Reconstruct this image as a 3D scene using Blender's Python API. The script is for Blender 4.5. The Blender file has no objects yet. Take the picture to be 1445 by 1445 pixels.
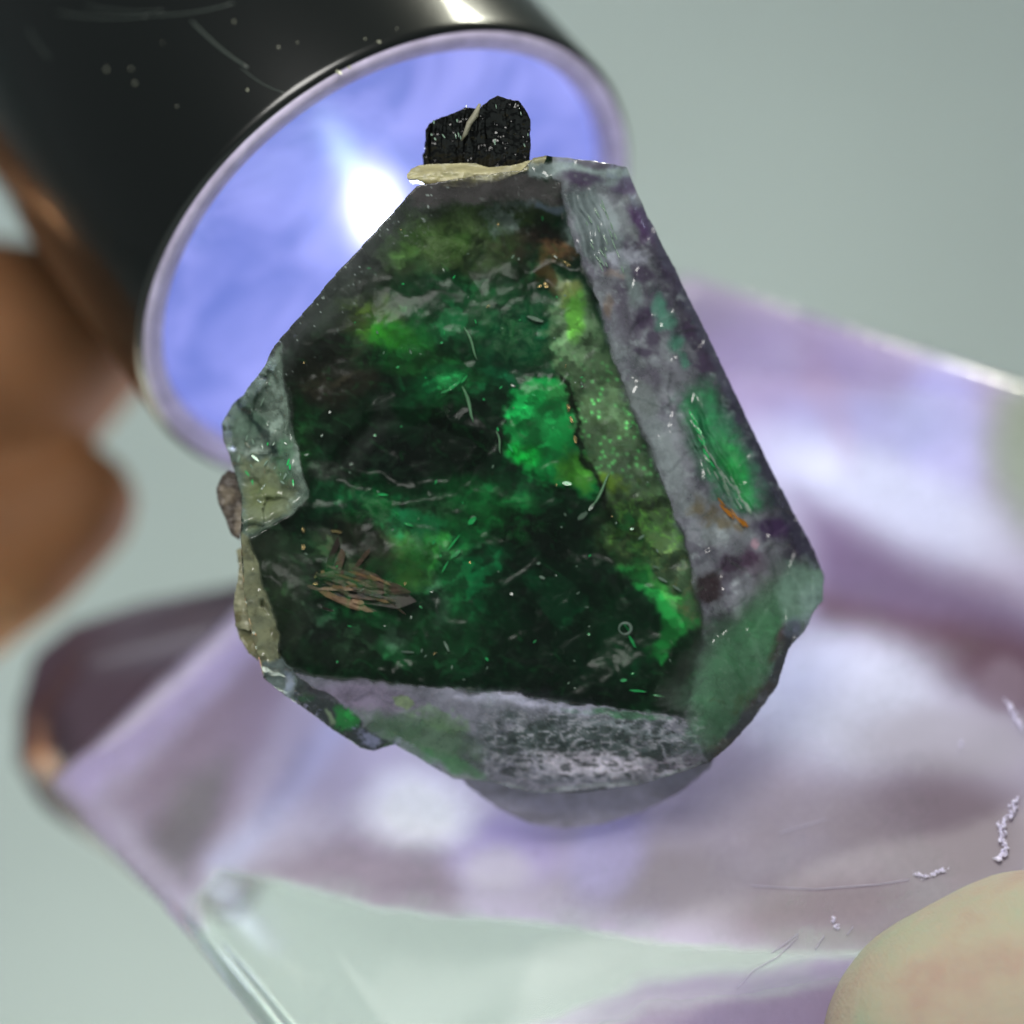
import bpy, math, random
import numpy as np
from mathutils import Vector, Matrix

# ------------------------------------------------------------------ scene, camera, light
# 1 Blender unit = 1 cm (a close-up a little over 4 cm wide)
S = bpy.context.scene
S.unit_settings.scale_length = 0.01
COL = S.collection
rnd = random.Random(7)
D = 12.0            # camera distance to the crystal (cm)
PX = 0.003          # cm per photo pixel at the crystal

cam_d = bpy.data.cameras.new('camera')
cam = bpy.data.objects.new('camera', cam_d); COL.objects.link(cam)
cam.location = (0, -D, 0); cam.rotation_euler = (math.radians(90), 0, 0)
cam_d.sensor_width = 36; cam_d.lens = 36 * D / (1445 * PX)
cam_d.clip_start = 0.1; cam_d.clip_end = 500
cam_d.dof.use_dof = True; cam_d.dof.focus_distance = D - 0.06; cam_d.dof.aperture_fstop = 0.15
S.camera = cam

w = bpy.data.worlds.new('World'); S.world = w; w.use_nodes = True
w.node_tree.nodes['Background'].inputs[0].default_value = (0.62, 0.70, 0.72, 1)
w.node_tree.nodes['Background'].inputs[1].default_value = 0.16

def area(name, loc, target, size, power, color=(1, 1, 1), size_y=None):
    l = bpy.data.lights.new(name, 'AREA'); l.energy = power; l.color = color
    l.shape = 'RECTANGLE'; l.size = size; l.size_y = size_y or size
    o = bpy.data.objects.new(name, l); COL.objects.link(o); o.location = loc
    o.rotation_euler = (Vector(target) - Vector(loc)).to_track_quat('-Z', 'Y').to_euler()
    return o
area('key_lamp', (-2.5, -14, 10), (0, 0, 0), 8, 2500, (1.0, 0.98, 0.93))
area('fill_lamp', (3, -14, -7), (0, 0, 0), 5, 650, (0.85, 0.92, 1.0))
area('overhead_lamp', (3.3, 1.8, 8.8), (0.0, 0.8, 1.5), 1.3, 330, (1.0, 1.0, 0.82))
area('back_lamp', (6.5, 9, -4), (0.8, 0.6, -1.0), 4, 1500, (0.88, 0.86, 1.0))
area('backdrop_lamp', (-9, 8, 10), (-11, 18, -2), 5, 430, (0.87, 0.94, 1.0))
area('paper_lamp', (-4, 3, -2.0), (-3, 12, -4.6), 6, 2500, (0.98, 1.0, 0.86))

S.view_settings.view_transform = 'Standard'; S.view_settings.look = 'None'
S.view_settings.exposure = 0.22; S.view_settings.gamma = 1
S.cycles.max_bounces = 14; S.cycles.transparent_max_bounces = 24
S.cycles.sample_clamp_indirect = 4
S.cycles.caustics_reflective = False; S.cycles.caustics_refractive = False

# ------------------------------------------------------------------ helpers
def W(px, py, y):
    k = (D + y) / D * PX
    return Vector(((px - 722.5) * k, y, -(py - 722.5) * k))

def lin(c):
    c = np.asarray(c, float) / 255.0
    return np.where(c <= 0.04045, c / 12.92, ((c + 0.055) / 1.055) ** 2.4)

_p = np.random.RandomState(11).permutation(4096)
_v = np.random.RandomState(12).rand(4096)
def vnoise(x, y, seed=0):
    xi = np.floor(x).astype(int); yi = np.floor(y).astype(int)
    fx = x - xi; fy = y - yi
    fx = fx * fx * fx * (fx * (fx * 6 - 15) + 10); fy = fy * fy * fy * (fy * (fy * 6 - 15) + 10)
    def h(a, b): return _v[_p[(_p[(a + seed * 131) & 4095] + b) & 4095]]
    a = h(xi, yi) * (1 - fx) + h(xi + 1, yi) * fx
    b = h(xi, yi + 1) * (1 - fx) + h(xi + 1, yi + 1) * fx
    return (a * (1 - fy) + b * fy) * 2 - 1
def fbm(x, y, sc, octv=4, seed=0, gain=0.5):
    r = 0; a = 1; t = 0
    for i in range(octv):
        r = r + a * vnoise(x / sc + 17.3 * i, y / sc + 9.1 * i, seed + i); t += a; a *= gain; sc *= 0.5
        x, y = x * .8 - y * .6, x * .6 + y * .8
    return r / t
def ridged(x, y, sc, octv=4, seed=0):
    r = 0; a = 1; t = 0
    for i in range(octv):
        r = r + a * (1 - np.abs(vnoise(x / sc + 7.3 * i, y / sc + 3.1 * i, seed + i)) * 2.2); t += a; a *= 0.5; sc *= 0.5; x, y = x * .8 - y * .6, x * .6 + y * .8
    return r / t
def cells(x, y, sc, seed=0):
    """Worley: distance, second distance, random value of the nearest cell"""
    xs = x / sc; ys = y / sc; xi = np.floor(xs).astype(int); yi = np.floor(ys).astype(int)
    d1 = np.full(x.shape, 9.0); d2 = d1.copy(); v = np.zeros(x.shape)
    for i in (-1, 0, 1):
        for j in (-1, 0, 1):
            a = xi + i; b = yi + j
            q = _p[(_p[(a + seed * 77) & 4095] + b) & 4095]
            cx = a + _v[q]; cy = b + _v[(q + 1234) & 4095]
            d = np.hypot(xs - cx, ys - cy); m = d < d1
            d2 = np.where(m, d1, np.minimum(d2, d)); v = np.where(m, _v[(q + 2345) & 4095], v); d1 = np.where(m, d, d1)
    return d1, d2, v
def rot(x, y, ang, cx=0, cy=0):
    a = math.radians(ang); c, s = math.cos(a), math.sin(a)
    return (x - cx) * c + (y - cy) * s, -(x - cx) * s + (y - cy) * c
def ss(a, b, x):
    t = np.clip((x - a) / (b - a), 0, 1); return t * t * (3 - 2 * t)
def sdp(x, y, P, closest=False):
    """signed distance to polygon (negative inside)"""
    P = np.asarray(P, float); Q = np.roll(P, -1, 0)
    best = np.full(x.shape, 1e18); ins = np.zeros(x.shape, bool); bx = np.zeros(x.shape); by = np.zeros(x.shape)
    for (ax, ay), (cx, cy) in zip(P, Q):
        dx, dy = cx - ax, cy - ay
        t = np.clip(((x - ax) * dx + (y - ay) * dy) / (dx * dx + dy * dy + 1e-12), 0, 1)
        qx = ax + t * dx; qy = ay + t * dy
        d = (x - qx) ** 2 + (y - qy) ** 2; m = d < best
        best = np.where(m, d, best); bx = np.where(m, qx, bx); by = np.where(m, qy, by)
        cnd = (ay > y) != (cy > y)
        with np.errstate(divide='ignore', invalid='ignore'):
            xx = (cx - ax) * (y - ay) / (cy - ay + 1e-12) + ax
        ins ^= cnd & (x < xx)
    sd = np.where(ins, -1, 1) * np.sqrt(best)
    return (sd, bx, by) if closest else sd
def sdl(x, y, L):
    best = np.full(x.shape, 1e18)
    for (ax, ay), (cx, cy) in zip(L[:-1], L[1:]):
        dx, dy = cx - ax, cy - ay
        t = np.clip(((x - ax) * dx + (y - ay) * dy) / (dx * dx + dy * dy), 0, 1)
        best = np.minimum(best, (x - ax - t * dx) ** 2 + (y - ay - t * dy) ** 2)
    return np.sqrt(best)

class Paint:
    def __init__(s, x, y, base, alpha=1.0, warp=10, wsc=45, seed=0):
        s.x0, s.y0 = x, y
        s.x = x + warp * fbm(x, y, wsc, 5, 50 + seed, 0.6); s.y = y + warp * fbm(x, y, wsc, 5, 60 + seed, 0.6)
        s.c = np.tile(lin(base), (len(x), 1)); s.a = np.full(len(x), float(alpha)); s.n = 0
    def put(s, m, col, a=None):
        m = np.clip(m, 0, 1); s.c = s.c * (1 - m[:, None]) + lin(col) * m[:, None]
        if a is not None: s.a = s.a * (1 - m) + a * m
    def poly(s, P, col, f=6, op=1.0, a=None, rough=0, rs=12):
        d = sdp(s.x, s.y, P)
        if rough: s.n += 1; d = d + rough * fbm(s.x0, s.y0, rs, 4, 100 + s.n, 0.65)
        s.put(op * ss(f, -f, d), col, a)
    def blob(s, cx, cy, rx, ry, col, op=1.0, ang=0, a=None, rough=0.0, rs=25, p=1.0):
        u, v = rot(s.x, s.y, ang, cx, cy)
        r = np.hypot(u / rx, v / ry)
        if rough: s.n += 1; r = r + rough * fbm(s.x0, s.y0, rs, 4, 100 + s.n, 0.65)
        s.put(op * ss(1.25, 0.45, r) ** p, col, a)
    def line(s, L, wd, col, op=1.0, f=2, a=None, rough=0, rs=10):
        d = sdl(s.x, s.y, L)
        if rough: s.n += 1; d = d + rough * fbm(s.x0, s.y0, rs, 4, 100 + s.n, 0.6)
        s.put(op * ss(wd / 2 + f, wd / 2 - f, d), col, a)

def link(name, me, mat=None, parent=None, label=None, kind=None, smooth=False):
    o = bpy.data.objects.new(name, me); COL.objects.link(o)
    if mat: me.materials.append(mat)
    if parent: o.parent = parent
    if label: o['label'] = label
    if kind: o['kind'] = kind
    if smooth: me.polygons.foreach_set('use_smooth', np.ones(len(me.polygons), bool))
    me.update(); return o

def set_cols(me, c, a):
    at = me.attributes.new('tint', 'FLOAT_COLOR', 'POINT')
    at.data.foreach_set('color', np.column_stack([c, a]).astype('f').ravel())

def solid(name, outline, front, thick, step, mat, paint=None, parent=None, back_in=0.12, smooth=True, label=None, kind=None, origin=0.0, edge=0.0):
    """closed body whose front is a relief front(px, py) -> y, with real thickness; outline in photo pixels"""
    P = np.array(outline, float)
    # fine uneven rim
    if edge:
        Q = []
        for i in range(len(P)):
            a, b = P[i], P[(i + 1) % len(P)]; n = max(1, int(np.hypot(*(b - a)) / (step * 1.5)))
            for k in range(n): Q.append(a + (b - a) * k / n)
        P = np.array(Q)
        P = P + edge * np.column_stack([fbm(P[:, 0], P[:, 1], 16, 3, 5, .6), fbm(P[:, 0], P[:, 1], 16, 3, 8, .6)])
    x0, y0 = P.min(0) - step * 1.5; x1, y1 = P.max(0) + step * 1.5
    gx = np.arange(x0, x1 + step, step); gy = np.arange(y0, y1 + step, step)
    X, Y = np.meshgrid(gx, gy); nx = len(gx); ny = len(gy)
    X = X.ravel(); Y = Y.ravel()
    sd, bx, by = sdp(X, Y, P, True)
    ins = sd <= 0
    I = np.arange(nx * ny).reshape(ny, nx)
    q = np.stack([I[:-1, :-1], I[:-1, 1:], I[1:, 1:], I[1:, :-1]], -1).reshape(-1, 4)
    keep = ins[q].sum(1) >= 2
    q = q[keep]
    used = np.unique(q); mp = -np.ones(nx * ny, int); mp[used] = np.arange(len(used))
    q = mp[q]
    X = np.where(ins, X, bx)[used]; Y = np.where(ins, Y, by)[used]
    sdv = np.minimum(sd[used], 0)
    # snap vertices very near the rim
    yf = front(X, Y)
    n = len(X); k = (D + yf) / D * PX
    vf = np.column_stack([(X - 722.5) * k, yf, -(Y - 722.5) * k])
    # back face: same topology, pulled in, bulging
    t = ss(0, 120 if step > 1 else 60, -sdv)
    cx, cy = X.mean(), Y.mean()
    bi = back_in
    Xb = X + (cx - X) * bi; Yb = Y + (cy - Y) * bi
    yb = yf.mean() * 0.3 + yf * 0.7 + thick * (0.55 + 0.45 * t)
    kb = k
    vb = np.column_stack([(Xb - 722.5) * kb, yb, -(Yb - 722.5) * kb])
    V = np.vstack([vf, vb])
    # boundary edges
    e = np.concatenate([q[:, [0, 1]], q[:, [1, 2]], q[:, [2, 3]], q[:, [3, 0]]])
    key = e[:, 0] * (n + 1) + e[:, 1]; rk = e[:, 1] * (n + 1) + e[:, 0]
    be = e[~np.isin(key, rk)]
    F = np.concatenate([q, q[:, ::-1] + n, np.column_stack([be[:, 1], be[:, 0], be[:, 0] + n, be[:, 1] + n])])
    ctr = V.mean(0); ctr[1] += 0
    me = bpy.data.meshes.new(name)
    me.vertices.add(len(V)); me.vertices.foreach_set('co', (V - (0, 0, 0)).astype('f').ravel())
    me.loops.add(F.size); me.loops.foreach_set('vertex_index', F.astype('i').ravel())
    me.polygons.add(len(F)); me.polygons.foreach_set('loop_start', np.arange(0, F.size, 4, dtype='i'))
    me.polygons.foreach_set('loop_total', np.full(len(F), 4, dtype='i'))
    me.update(calc_edges=True); me.validate()
    if len(me.vertices) == len(V) and paint:
        c, a = paint(X, Y); set_cols(me, np.vstack([c, c]), np.concatenate([a, a]))
    me.flip_normals()
    return link(name, me, mat, parent, label, kind, smooth)

# ------------------------------------------------------------------ materials
def mat(name):
    m = bpy.data.materials.new(name); m.use_nodes = True; nt = m.node_tree; nt.nodes.clear()
    return m, nt, nt.nodes.new, nt.links.new
def inp(nd, name, v): nd.inputs[name].default_value = v

def mineral(name, rough=0.3, bump=0.3, bscale=40, stretch=(1, 1, 1), spec=0.5, vary=0.35, vscale=18, coat=0.0, transl=0.0, clear=False, gloss_rough=0.08, ior=1.43, bdist=0.01, gl=1.0, metallic=0.0, crackle=0.0, crackle_scale=30):
    """tinted mineral: colour from the painted colour zones, broken up by fine grain; clear=True lets light through where zones are clear"""
    m, nt, N, L = mat(name)
    at = N('ShaderNodeAttribute'); at.attribute_name = 'tint'
    tc = N('ShaderNodeTexCoord'); mp = N('ShaderNodeMapping'); L(tc.outputs['Object'], mp.inputs['Vector']); inp(mp, 'Scale', stretch)
    n1 = N('ShaderNodeTexNoise'); inp(n1, 'Scale', vscale); inp(n1, 'Detail', 8); inp(n1, 'Roughness', 0.65); L(mp.outputs[0], n1.inputs['Vector'])
    mr = N('ShaderNodeMapRange'); inp(mr, 'From Min', 0.3); inp(mr, 'From Max', 0.7); inp(mr, 'To Min', 1 - vary); inp(mr, 'To Max', 1 + vary); L(n1.outputs[0], mr.inputs[0])
    mx = N('ShaderNodeVectorMath'); mx.operation = 'SCALE'; L(at.outputs['Color'], mx.inputs[0]); L(mr.outputs[0], mx.inputs['Scale'])
    n2 = N('ShaderNodeTexNoise'); inp(n2, 'Scale', bscale); inp(n2, 'Detail', 6); inp(n2, 'Roughness', 0.6); L(mp.outputs[0], n2.inputs['Vector'])
    bp = N('ShaderNodeBump'); inp(bp, 'Strength', bump); inp(bp, 'Distance', bdist); L(n2.outputs[0], bp.inputs['Height'])
    nrm = bp.outputs[0]
    if crackle:
        vo = N('ShaderNodeTexVoronoi'); inp(vo, 'Scale', crackle_scale); L(mp.outputs[0], vo.inputs['Vector'])
        dp = N('ShaderNodeVectorMath'); dp.operation = 'SUBTRACT'; L(vo.outputs['Color'], dp.inputs[0]); dp.inputs[1].default_value = (0.5, 0.5, 0.5)
        sc = N('ShaderNodeVectorMath'); sc.operation = 'SCALE'; inp(sc, 'Scale', crackle); L(dp.outputs[0], sc.inputs[0])
        ad = N('ShaderNodeVectorMath'); L(bp.outputs[0], ad.inputs[0]); L(sc.outputs[0], ad.inputs[1])
        nm = N('ShaderNodeVectorMath'); nm.operation = 'NORMALIZE'; L(ad.outputs[0], nm.inputs[0]); nrm = nm.outputs[0]
    pb = N('ShaderNodeBsdfPrincipled'); L(mx.outputs[0], pb.inputs['Base Color']); inp(pb, 'Roughness', rough); inp(pb, 'Specular IOR Level', spec); inp(pb, 'Metallic', metallic)
    inp(pb, 'Coat Weight', coat); inp(pb, 'Coat Roughness', 0.08); L(nrm, pb.inputs['Normal'])
    sh = pb.outputs[0]
    if transl:
        tr = N('ShaderNodeBsdfTranslucent'); L(mx.outputs[0], tr.inputs[0])
        ms = N('ShaderNodeMixShader'); inp(ms, 0, transl); L(sh, ms.inputs[1]); L(tr.outputs[0], ms.inputs[2]); sh = ms.outputs[0]
    if clear:
        tp = N('ShaderNodeBsdfTransparent'); inp(tp, 0, (0.97, 0.985, 0.98, 1))
        a1 = N('ShaderNodeMath'); a1.operation = 'MULTIPLY'; L(at.outputs['Alpha'], a1.inputs[0])
        mr2 = N('ShaderNodeMapRange'); inp(mr2, 'From Min', 0.3); inp(mr2, 'From Max', 0.7); inp(mr2, 'To Min', 0.55); inp(mr2, 'To Max', 1.45); L(n1.outputs[0], mr2.inputs[0]); L(mr2.outputs[0], a1.inputs[1]); a1.use_clamp = True
        ms = N('ShaderNodeMixShader'); L(a1.outputs[0], ms.inputs[0]); L(tp.outputs[0], ms.inputs[1]); L(sh, ms.inputs[2])
        gs = N('ShaderNodeBsdfGlossy'); inp(gs, 'Roughness', gloss_rough); L(nrm, gs.inputs['Normal'])
        fr = N('ShaderNodeFresnel'); inp(fr, 'IOR', ior); L(nrm, fr.inputs['Normal'])
        fm = N('ShaderNodeMath'); fm.operation = 'MULTIPLY'; inp(fm, 1, gl); L(fr.outputs[0], fm.inputs[0])
        m2 = N('ShaderNodeMixShader'); L(fm.outputs[0], m2.inputs[0]); L(ms.outputs[0], m2.inputs[1]); L(gs.outputs[0], m2.inputs[2]); sh = m2.outputs[0]
    out = N('ShaderNodeOutputMaterial'); L(sh, out.inputs[0])
    return m

def simple(name, col, rough=0.4, metal=0.0, spec=0.5, bump=0.0, bscale=30, bdist=0.01, vary=0.0, vscale=5, emit=None, estr=0, sss=0, stretch=(1, 1, 1), coat=0, trans=0, ior=1.45):
    m, nt, N, L = mat(name)
    pb = N('ShaderNodeBsdfPrincipled'); c = (*lin(col), 1); inp(pb, 'Base Color', c)
    inp(pb, 'Roughness', rough); inp(pb, 'Metallic', metal); inp(pb, 'Specular IOR Level', spec); inp(pb, 'Coat Weight', coat)
    inp(pb, 'Transmission Weight', trans); inp(pb, 'IOR', ior)
    tc = N('ShaderNodeTexCoord'); mp = N('ShaderNodeMapping'); L(tc.outputs['Object'], mp.inputs['Vector']); inp(mp, 'Scale', stretch)
    if vary:
        n1 = N('ShaderNodeTexNoise'); inp(n1, 'Scale', vscale); inp(n1, 'Detail', 6); L(mp.outputs[0], n1.inputs['Vector'])
        mr = N('ShaderNodeMapRange'); inp(mr, 'From Min', 0.3); inp(mr, 'From Max', 0.7); inp(mr, 'To Min', 1 - vary); inp(mr, 'To Max', 1 + vary); L(n1.outputs[0], mr.inputs[0])
        mx = N('ShaderNodeVectorMath'); mx.operation = 'SCALE'; mx.inputs[0].default_value = c[:3]; L(mr.outputs[0], mx.inputs['Scale']); L(mx.outputs[0], pb.inputs['Base Color'])
    if bump:
        n2 = N('ShaderNodeTexNoise'); inp(n2, 'Scale', bscale); inp(n2, 'Detail', 6); L(mp.outputs[0], n2.inputs['Vector'])
        bp = N('ShaderNodeBump'); inp(bp, 'Strength', bump); inp(bp, 'Distance', bdist); L(n2.outputs[0], bp.inputs['Height']); L(bp.outputs[0], pb.inputs['Normal'])
    if emit is not None: inp(pb, 'Emission Color', (*lin(emit), 1)); inp(pb, 'Emission Strength', estr)
    if sss: inp(pb, 'Subsurface Weight', sss); inp(pb, 'Subsurface Radius', (0.3, 0.12, 0.06)); inp(pb, 'Subsurface Scale', 0.5)
    out = N('ShaderNodeOutputMaterial'); L(pb.outputs[0], out.inputs[0])
    return m

def empty(name, loc, label, cat, group=None):
    o = bpy.data.objects.new(name, None); COL.objects.link(o); o['label'] = label; o['category'] = cat
    o.empty_display_size = 0.2
    if group: o['group'] = group
    return o

def tube(name, pts, rad, m, parent=None, seg=8, kind=None, label=None):
    vs = []; fs = []; pts = [Vector(p) for p in pts]
    rs = rad if hasattr(rad, '__len__') else [rad] * len(pts)
    for i, p in enumerate(pts):
        t = (pts[min(i + 1, len(pts) - 1)] - pts[max(i - 1, 0)]).normalized()
        u = t.cross(Vector((0, 1, 0.01))).normalized(); v = t.cross(u)
        for k in range(seg):
            a = 2 * math.pi * k / seg; vs.append(p + (u * math.cos(a) + v * math.sin(a)) * rs[i])
    for i in range(len(pts) - 1):
        for k in range(seg):
            fs.append((i * seg + k, i * seg + (k + 1) % seg, (i + 1) * seg + (k + 1) % seg, (i + 1) * seg + k))
    fs.append(tuple(range(seg))[::-1]); fs.append(tuple(range((len(pts) - 1) * seg, len(pts) * seg)))
    me = bpy.data.meshes.new(name); me.from_pydata(vs, [], fs)
    return link(name, me, m, parent, label, kind, True)

# ------------------------------------------------------------------ backdrop
def backdrop():
    prof = [(-30, -4.6)]
    for i in range(25):
        a = math.radians(90 * i / 24); prof.append((9 + 9 * math.sin(a), 4.4 - 9 * math.cos(a)))
    prof.append((18, 40))
    vs = []; fs = []
    xs = np.linspace(-45, 45, 13)
    for (y, z) in prof:
        for x in xs: vs.append((x, y, z))
    n = len(xs)
    for i in range(len(prof) - 1):
        for j in range(n - 1): fs.append((i * n + j, i * n + j + 1, (i + 1) * n + j + 1, (i + 1) * n + j))
    me = bpy.data.meshes.new('backdrop'); me.from_pydata(vs, [], fs)
    link('backdrop', me, simple('backdrop_paper', (178, 190, 190), 0.8, vary=0.04, vscale=0.3), kind='structure', smooth=True)
backdrop()

# ------------------------------------------------------------------ acrylic block
blk = empty('acrylic_block', (0, 0, 0), 'large clear lavender acrylic block with scratched face behind the green crystal', 'block')
def blk_y(px, py):
    t = 0.02 - 0.00108 * (px - 1300) - 0.00285 * (py - 1200)
    return 0.45 * np.log1p(np.exp(np.clip(t / 0.45, -30, 30))) - 0.12
def blk_paint(x, y):  # shapes refracted through the block and its bright haze, painted as colour
    p = Paint(x, y, (174, 163, 188), 0.93, warp=22, wsc=260, seed=3)
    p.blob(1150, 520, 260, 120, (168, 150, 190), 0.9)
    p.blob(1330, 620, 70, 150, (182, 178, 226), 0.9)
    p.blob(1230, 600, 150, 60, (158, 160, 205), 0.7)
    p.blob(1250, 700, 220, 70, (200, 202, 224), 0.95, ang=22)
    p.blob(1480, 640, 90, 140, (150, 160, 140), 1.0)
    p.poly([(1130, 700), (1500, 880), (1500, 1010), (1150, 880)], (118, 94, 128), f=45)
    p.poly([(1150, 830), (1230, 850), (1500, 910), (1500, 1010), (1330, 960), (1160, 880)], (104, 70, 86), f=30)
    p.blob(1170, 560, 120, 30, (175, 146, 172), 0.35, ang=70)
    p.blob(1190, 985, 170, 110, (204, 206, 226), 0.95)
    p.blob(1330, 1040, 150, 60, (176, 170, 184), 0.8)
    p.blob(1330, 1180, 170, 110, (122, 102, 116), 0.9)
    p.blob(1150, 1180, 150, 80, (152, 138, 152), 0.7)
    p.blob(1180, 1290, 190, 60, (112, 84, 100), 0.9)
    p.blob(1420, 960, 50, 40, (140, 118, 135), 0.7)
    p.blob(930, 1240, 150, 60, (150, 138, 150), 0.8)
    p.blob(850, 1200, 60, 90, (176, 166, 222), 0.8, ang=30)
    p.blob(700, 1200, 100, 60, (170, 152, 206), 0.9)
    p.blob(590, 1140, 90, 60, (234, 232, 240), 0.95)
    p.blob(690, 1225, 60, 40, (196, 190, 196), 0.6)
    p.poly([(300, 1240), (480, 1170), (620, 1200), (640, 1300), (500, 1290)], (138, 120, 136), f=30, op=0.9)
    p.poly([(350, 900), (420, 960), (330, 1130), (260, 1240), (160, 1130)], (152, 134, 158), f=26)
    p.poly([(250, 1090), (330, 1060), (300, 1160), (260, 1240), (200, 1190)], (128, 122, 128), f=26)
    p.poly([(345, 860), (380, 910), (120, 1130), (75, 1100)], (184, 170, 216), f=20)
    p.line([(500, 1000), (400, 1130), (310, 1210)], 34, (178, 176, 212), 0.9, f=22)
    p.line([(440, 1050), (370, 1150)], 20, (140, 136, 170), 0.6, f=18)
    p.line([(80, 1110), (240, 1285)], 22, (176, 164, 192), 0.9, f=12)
    # the clear slab below
    low = [(262, 1262), (300, 1222), (420, 1250), (600, 1290), (900, 1325), (1250, 1350), (1300, 1380), (1000, 1410), (700, 1500), (1700, 1700), (300, 1700)]
    p.poly(low, (196, 214, 202), f=7, a=0.10)
    p.poly([(820, 1500), (900, 1420), (1180, 1385), (1300, 1400), (1300, 1500)], (150, 128, 168), f=22, a=0.9)
    lu = p.c.mean(1)[:, None]; p.c = np.clip((p.c * .76 + lu * .24) * 1.16, 0, .92)
    return p.c, p.a
blk_out = [(330, 860), (74, 1096), (76, 1116), (240, 1292), (330, 1400), (450, 1560), (700, 1800), (1800, 1800), (1800, 650), (1445, 540), (965, 388), (800, 480), (600, 640)]
blk_mat = mineral('acrylic', 0.5, 0.05, 3, spec=0.15, gl=.3, vary=0.06, vscale=1.5, transl=0.45, clear=True, gloss_rough=0.12, ior=1.49, bdist=0.03)
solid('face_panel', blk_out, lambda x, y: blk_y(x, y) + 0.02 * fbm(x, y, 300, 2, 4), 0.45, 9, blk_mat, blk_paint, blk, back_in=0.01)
glassy = simple('clear_edge', (235, 240, 240), .06, trans=1.0, ior=1.3, bump=.2, bscale=4)
for (a_, b_, r_) in (((236, 1262), (470, 1560), .045), ((290, 1300), (500, 1560), .022)):
    tube('slab_edge', [W(a_[0] + (b_[0] - a_[0]) * t, a_[1] + (b_[1] - a_[1]) * t, blk_y(a_[0] + (b_[0] - a_[0]) * t, a_[1] + (b_[1] - a_[1]) * t) - .05) for t in np.linspace(0, 1, 8)], [r_ * q2 for q2 in (.05, .5, .9, 1, 1, 1, 1, 1)], glassy, blk, 14)
def base_paint(x, y):
    p = Paint(x, y, (80, 64, 76), 1, warp=8, wsc=120, seed=9)
    p.blob(260, 880, 160, 60, (104, 98, 112), 0.8, ang=-15); p.blob(70, 1060, 40, 90, (62, 48, 58), 0.8); return p.c, p.a
solid('dark_end', [(440, 800), (330, 826), (200, 850), (95, 884), (48, 925), (26, 1000), (24, 1080), (62, 1142), (150, 1200), (235, 1270), (330, 1300), (430, 1180), (500, 900)],
      lambda x, y: 2.3 + 0.0010 * (720 - x) * 0 + 0.3 * ss(60, 0, -sdp(x, y, [(500, 780), (95, 884), (24, 1000), (24, 1080), (260, 1330), (600, 1100)])),
      0.9, 8, mineral('dark_acrylic', 0.3, 0.05, 3, vary=0.1, vscale=2), base_paint, blk, label='dark mauve rounded far end')

lint = simple('white_lint', (232, 226, 250), 0.6, bump=0.8, bscale=60)
def squiggle(pts, r, lump=0.5, nm='lint_thread'):
    import bmesh
    bm = bmesh.new()
    for i in range(len(pts) - 1):
        ln = math.hypot(pts[i + 1][0] - pts[i][0], pts[i + 1][1] - pts[i][1]); n = max(4, int(ln * 1.3))
        for k in range(n):
            t = rnd.random(); g = r / PX * .55
            x = pts[i][0] * (1 - t) + pts[i + 1][0] * t + rnd.gauss(0, g); y = pts[i][1] * (1 - t) + pts[i + 1][1] * t + rnd.gauss(0, g)
            q_ = r * rnd.uniform(.2, .75); c = W(x, y, blk_y(x, y) - q_ - rnd.uniform(0, r))
            M = Matrix.Translation(c) @ Matrix.Rotation(rnd.uniform(0, 6), 4, Vector((rnd.random(), rnd.random(), rnd.random() + .01))) @ Matrix.Diagonal((1, rnd.uniform(.4, 1.6), rnd.uniform(.4, 1), 1))
            bmesh.ops.create_icosphere(bm, subdivisions=1, radius=q_, matrix=M)
    me = bpy.data.meshes.new(nm); bm.to_mesh(me); bm.free(); return link(nm, me, lint)
def tagt(o, label, cat, group=None):
    o['label'] = label; o['category'] = cat
    if group: o['group'] = group
tagt(squiggle([(1434, 1128), (1428, 1150), (1412, 1162), (1413, 1178), (1420, 1192), (1416, 1208), (1402, 1216)], 0.013), 'crinkled white lint thread standing upright just above the fingertip', 'lint')
tagt(squiggle([(1290, 1232), (1305, 1238), (1322, 1230), (1338, 1226)], 0.009), 'short white lint curl lying left of the fingertip', 'lint')
tagt(squiggle([(1418, 985), (1428, 1000), (1436, 1018), (1442, 1030)], 0.011), 'pale lint curl near the right edge above the other threads', 'lint')
tagt(squiggle([(1175, 1298), (1180, 1304), (1183, 1312)], 0.011, nm='lint_speck'), 'single white speck low on the mauve block beside the fingertip', 'lint')
tagt(squiggle([(1355, 1046), (1357, 1054)], 0.009, nm='lint_speck'), 'small round white speck high on the right of the block face', 'lint')
scr = simple('scratch', (190, 182, 205), 0.5)
for L_ in ([(1040, 1395), (1062, 1370), (1098, 1350), (1130, 1318)], [(1060, 1250), (1150, 1255), (1240, 1248), (1290, 1240)], [(1088, 1345), (1110, 1330), (1128, 1316)], [(1195, 1320), (1205, 1306)], [(1100, 1175), (1135, 1165), (1170, 1155)], [(530, 1256), (580, 1252), (630, 1254), (700, 1262)], [(1150, 1340), (1165, 1318)]):
    P = []
    for i in range(len(L_) - 1):
        for k in range(8):
            t = k / 8; x = L_[i][0] * (1 - t) + L_[i + 1][0] * t; y = L_[i][1] * (1 - t) + L_[i + 1][1] * t
            P.append(W(x, y, blk_y(x, y) - 0.008))
    tube('scratch', P, 0.0022, scr, blk, 5)

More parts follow.
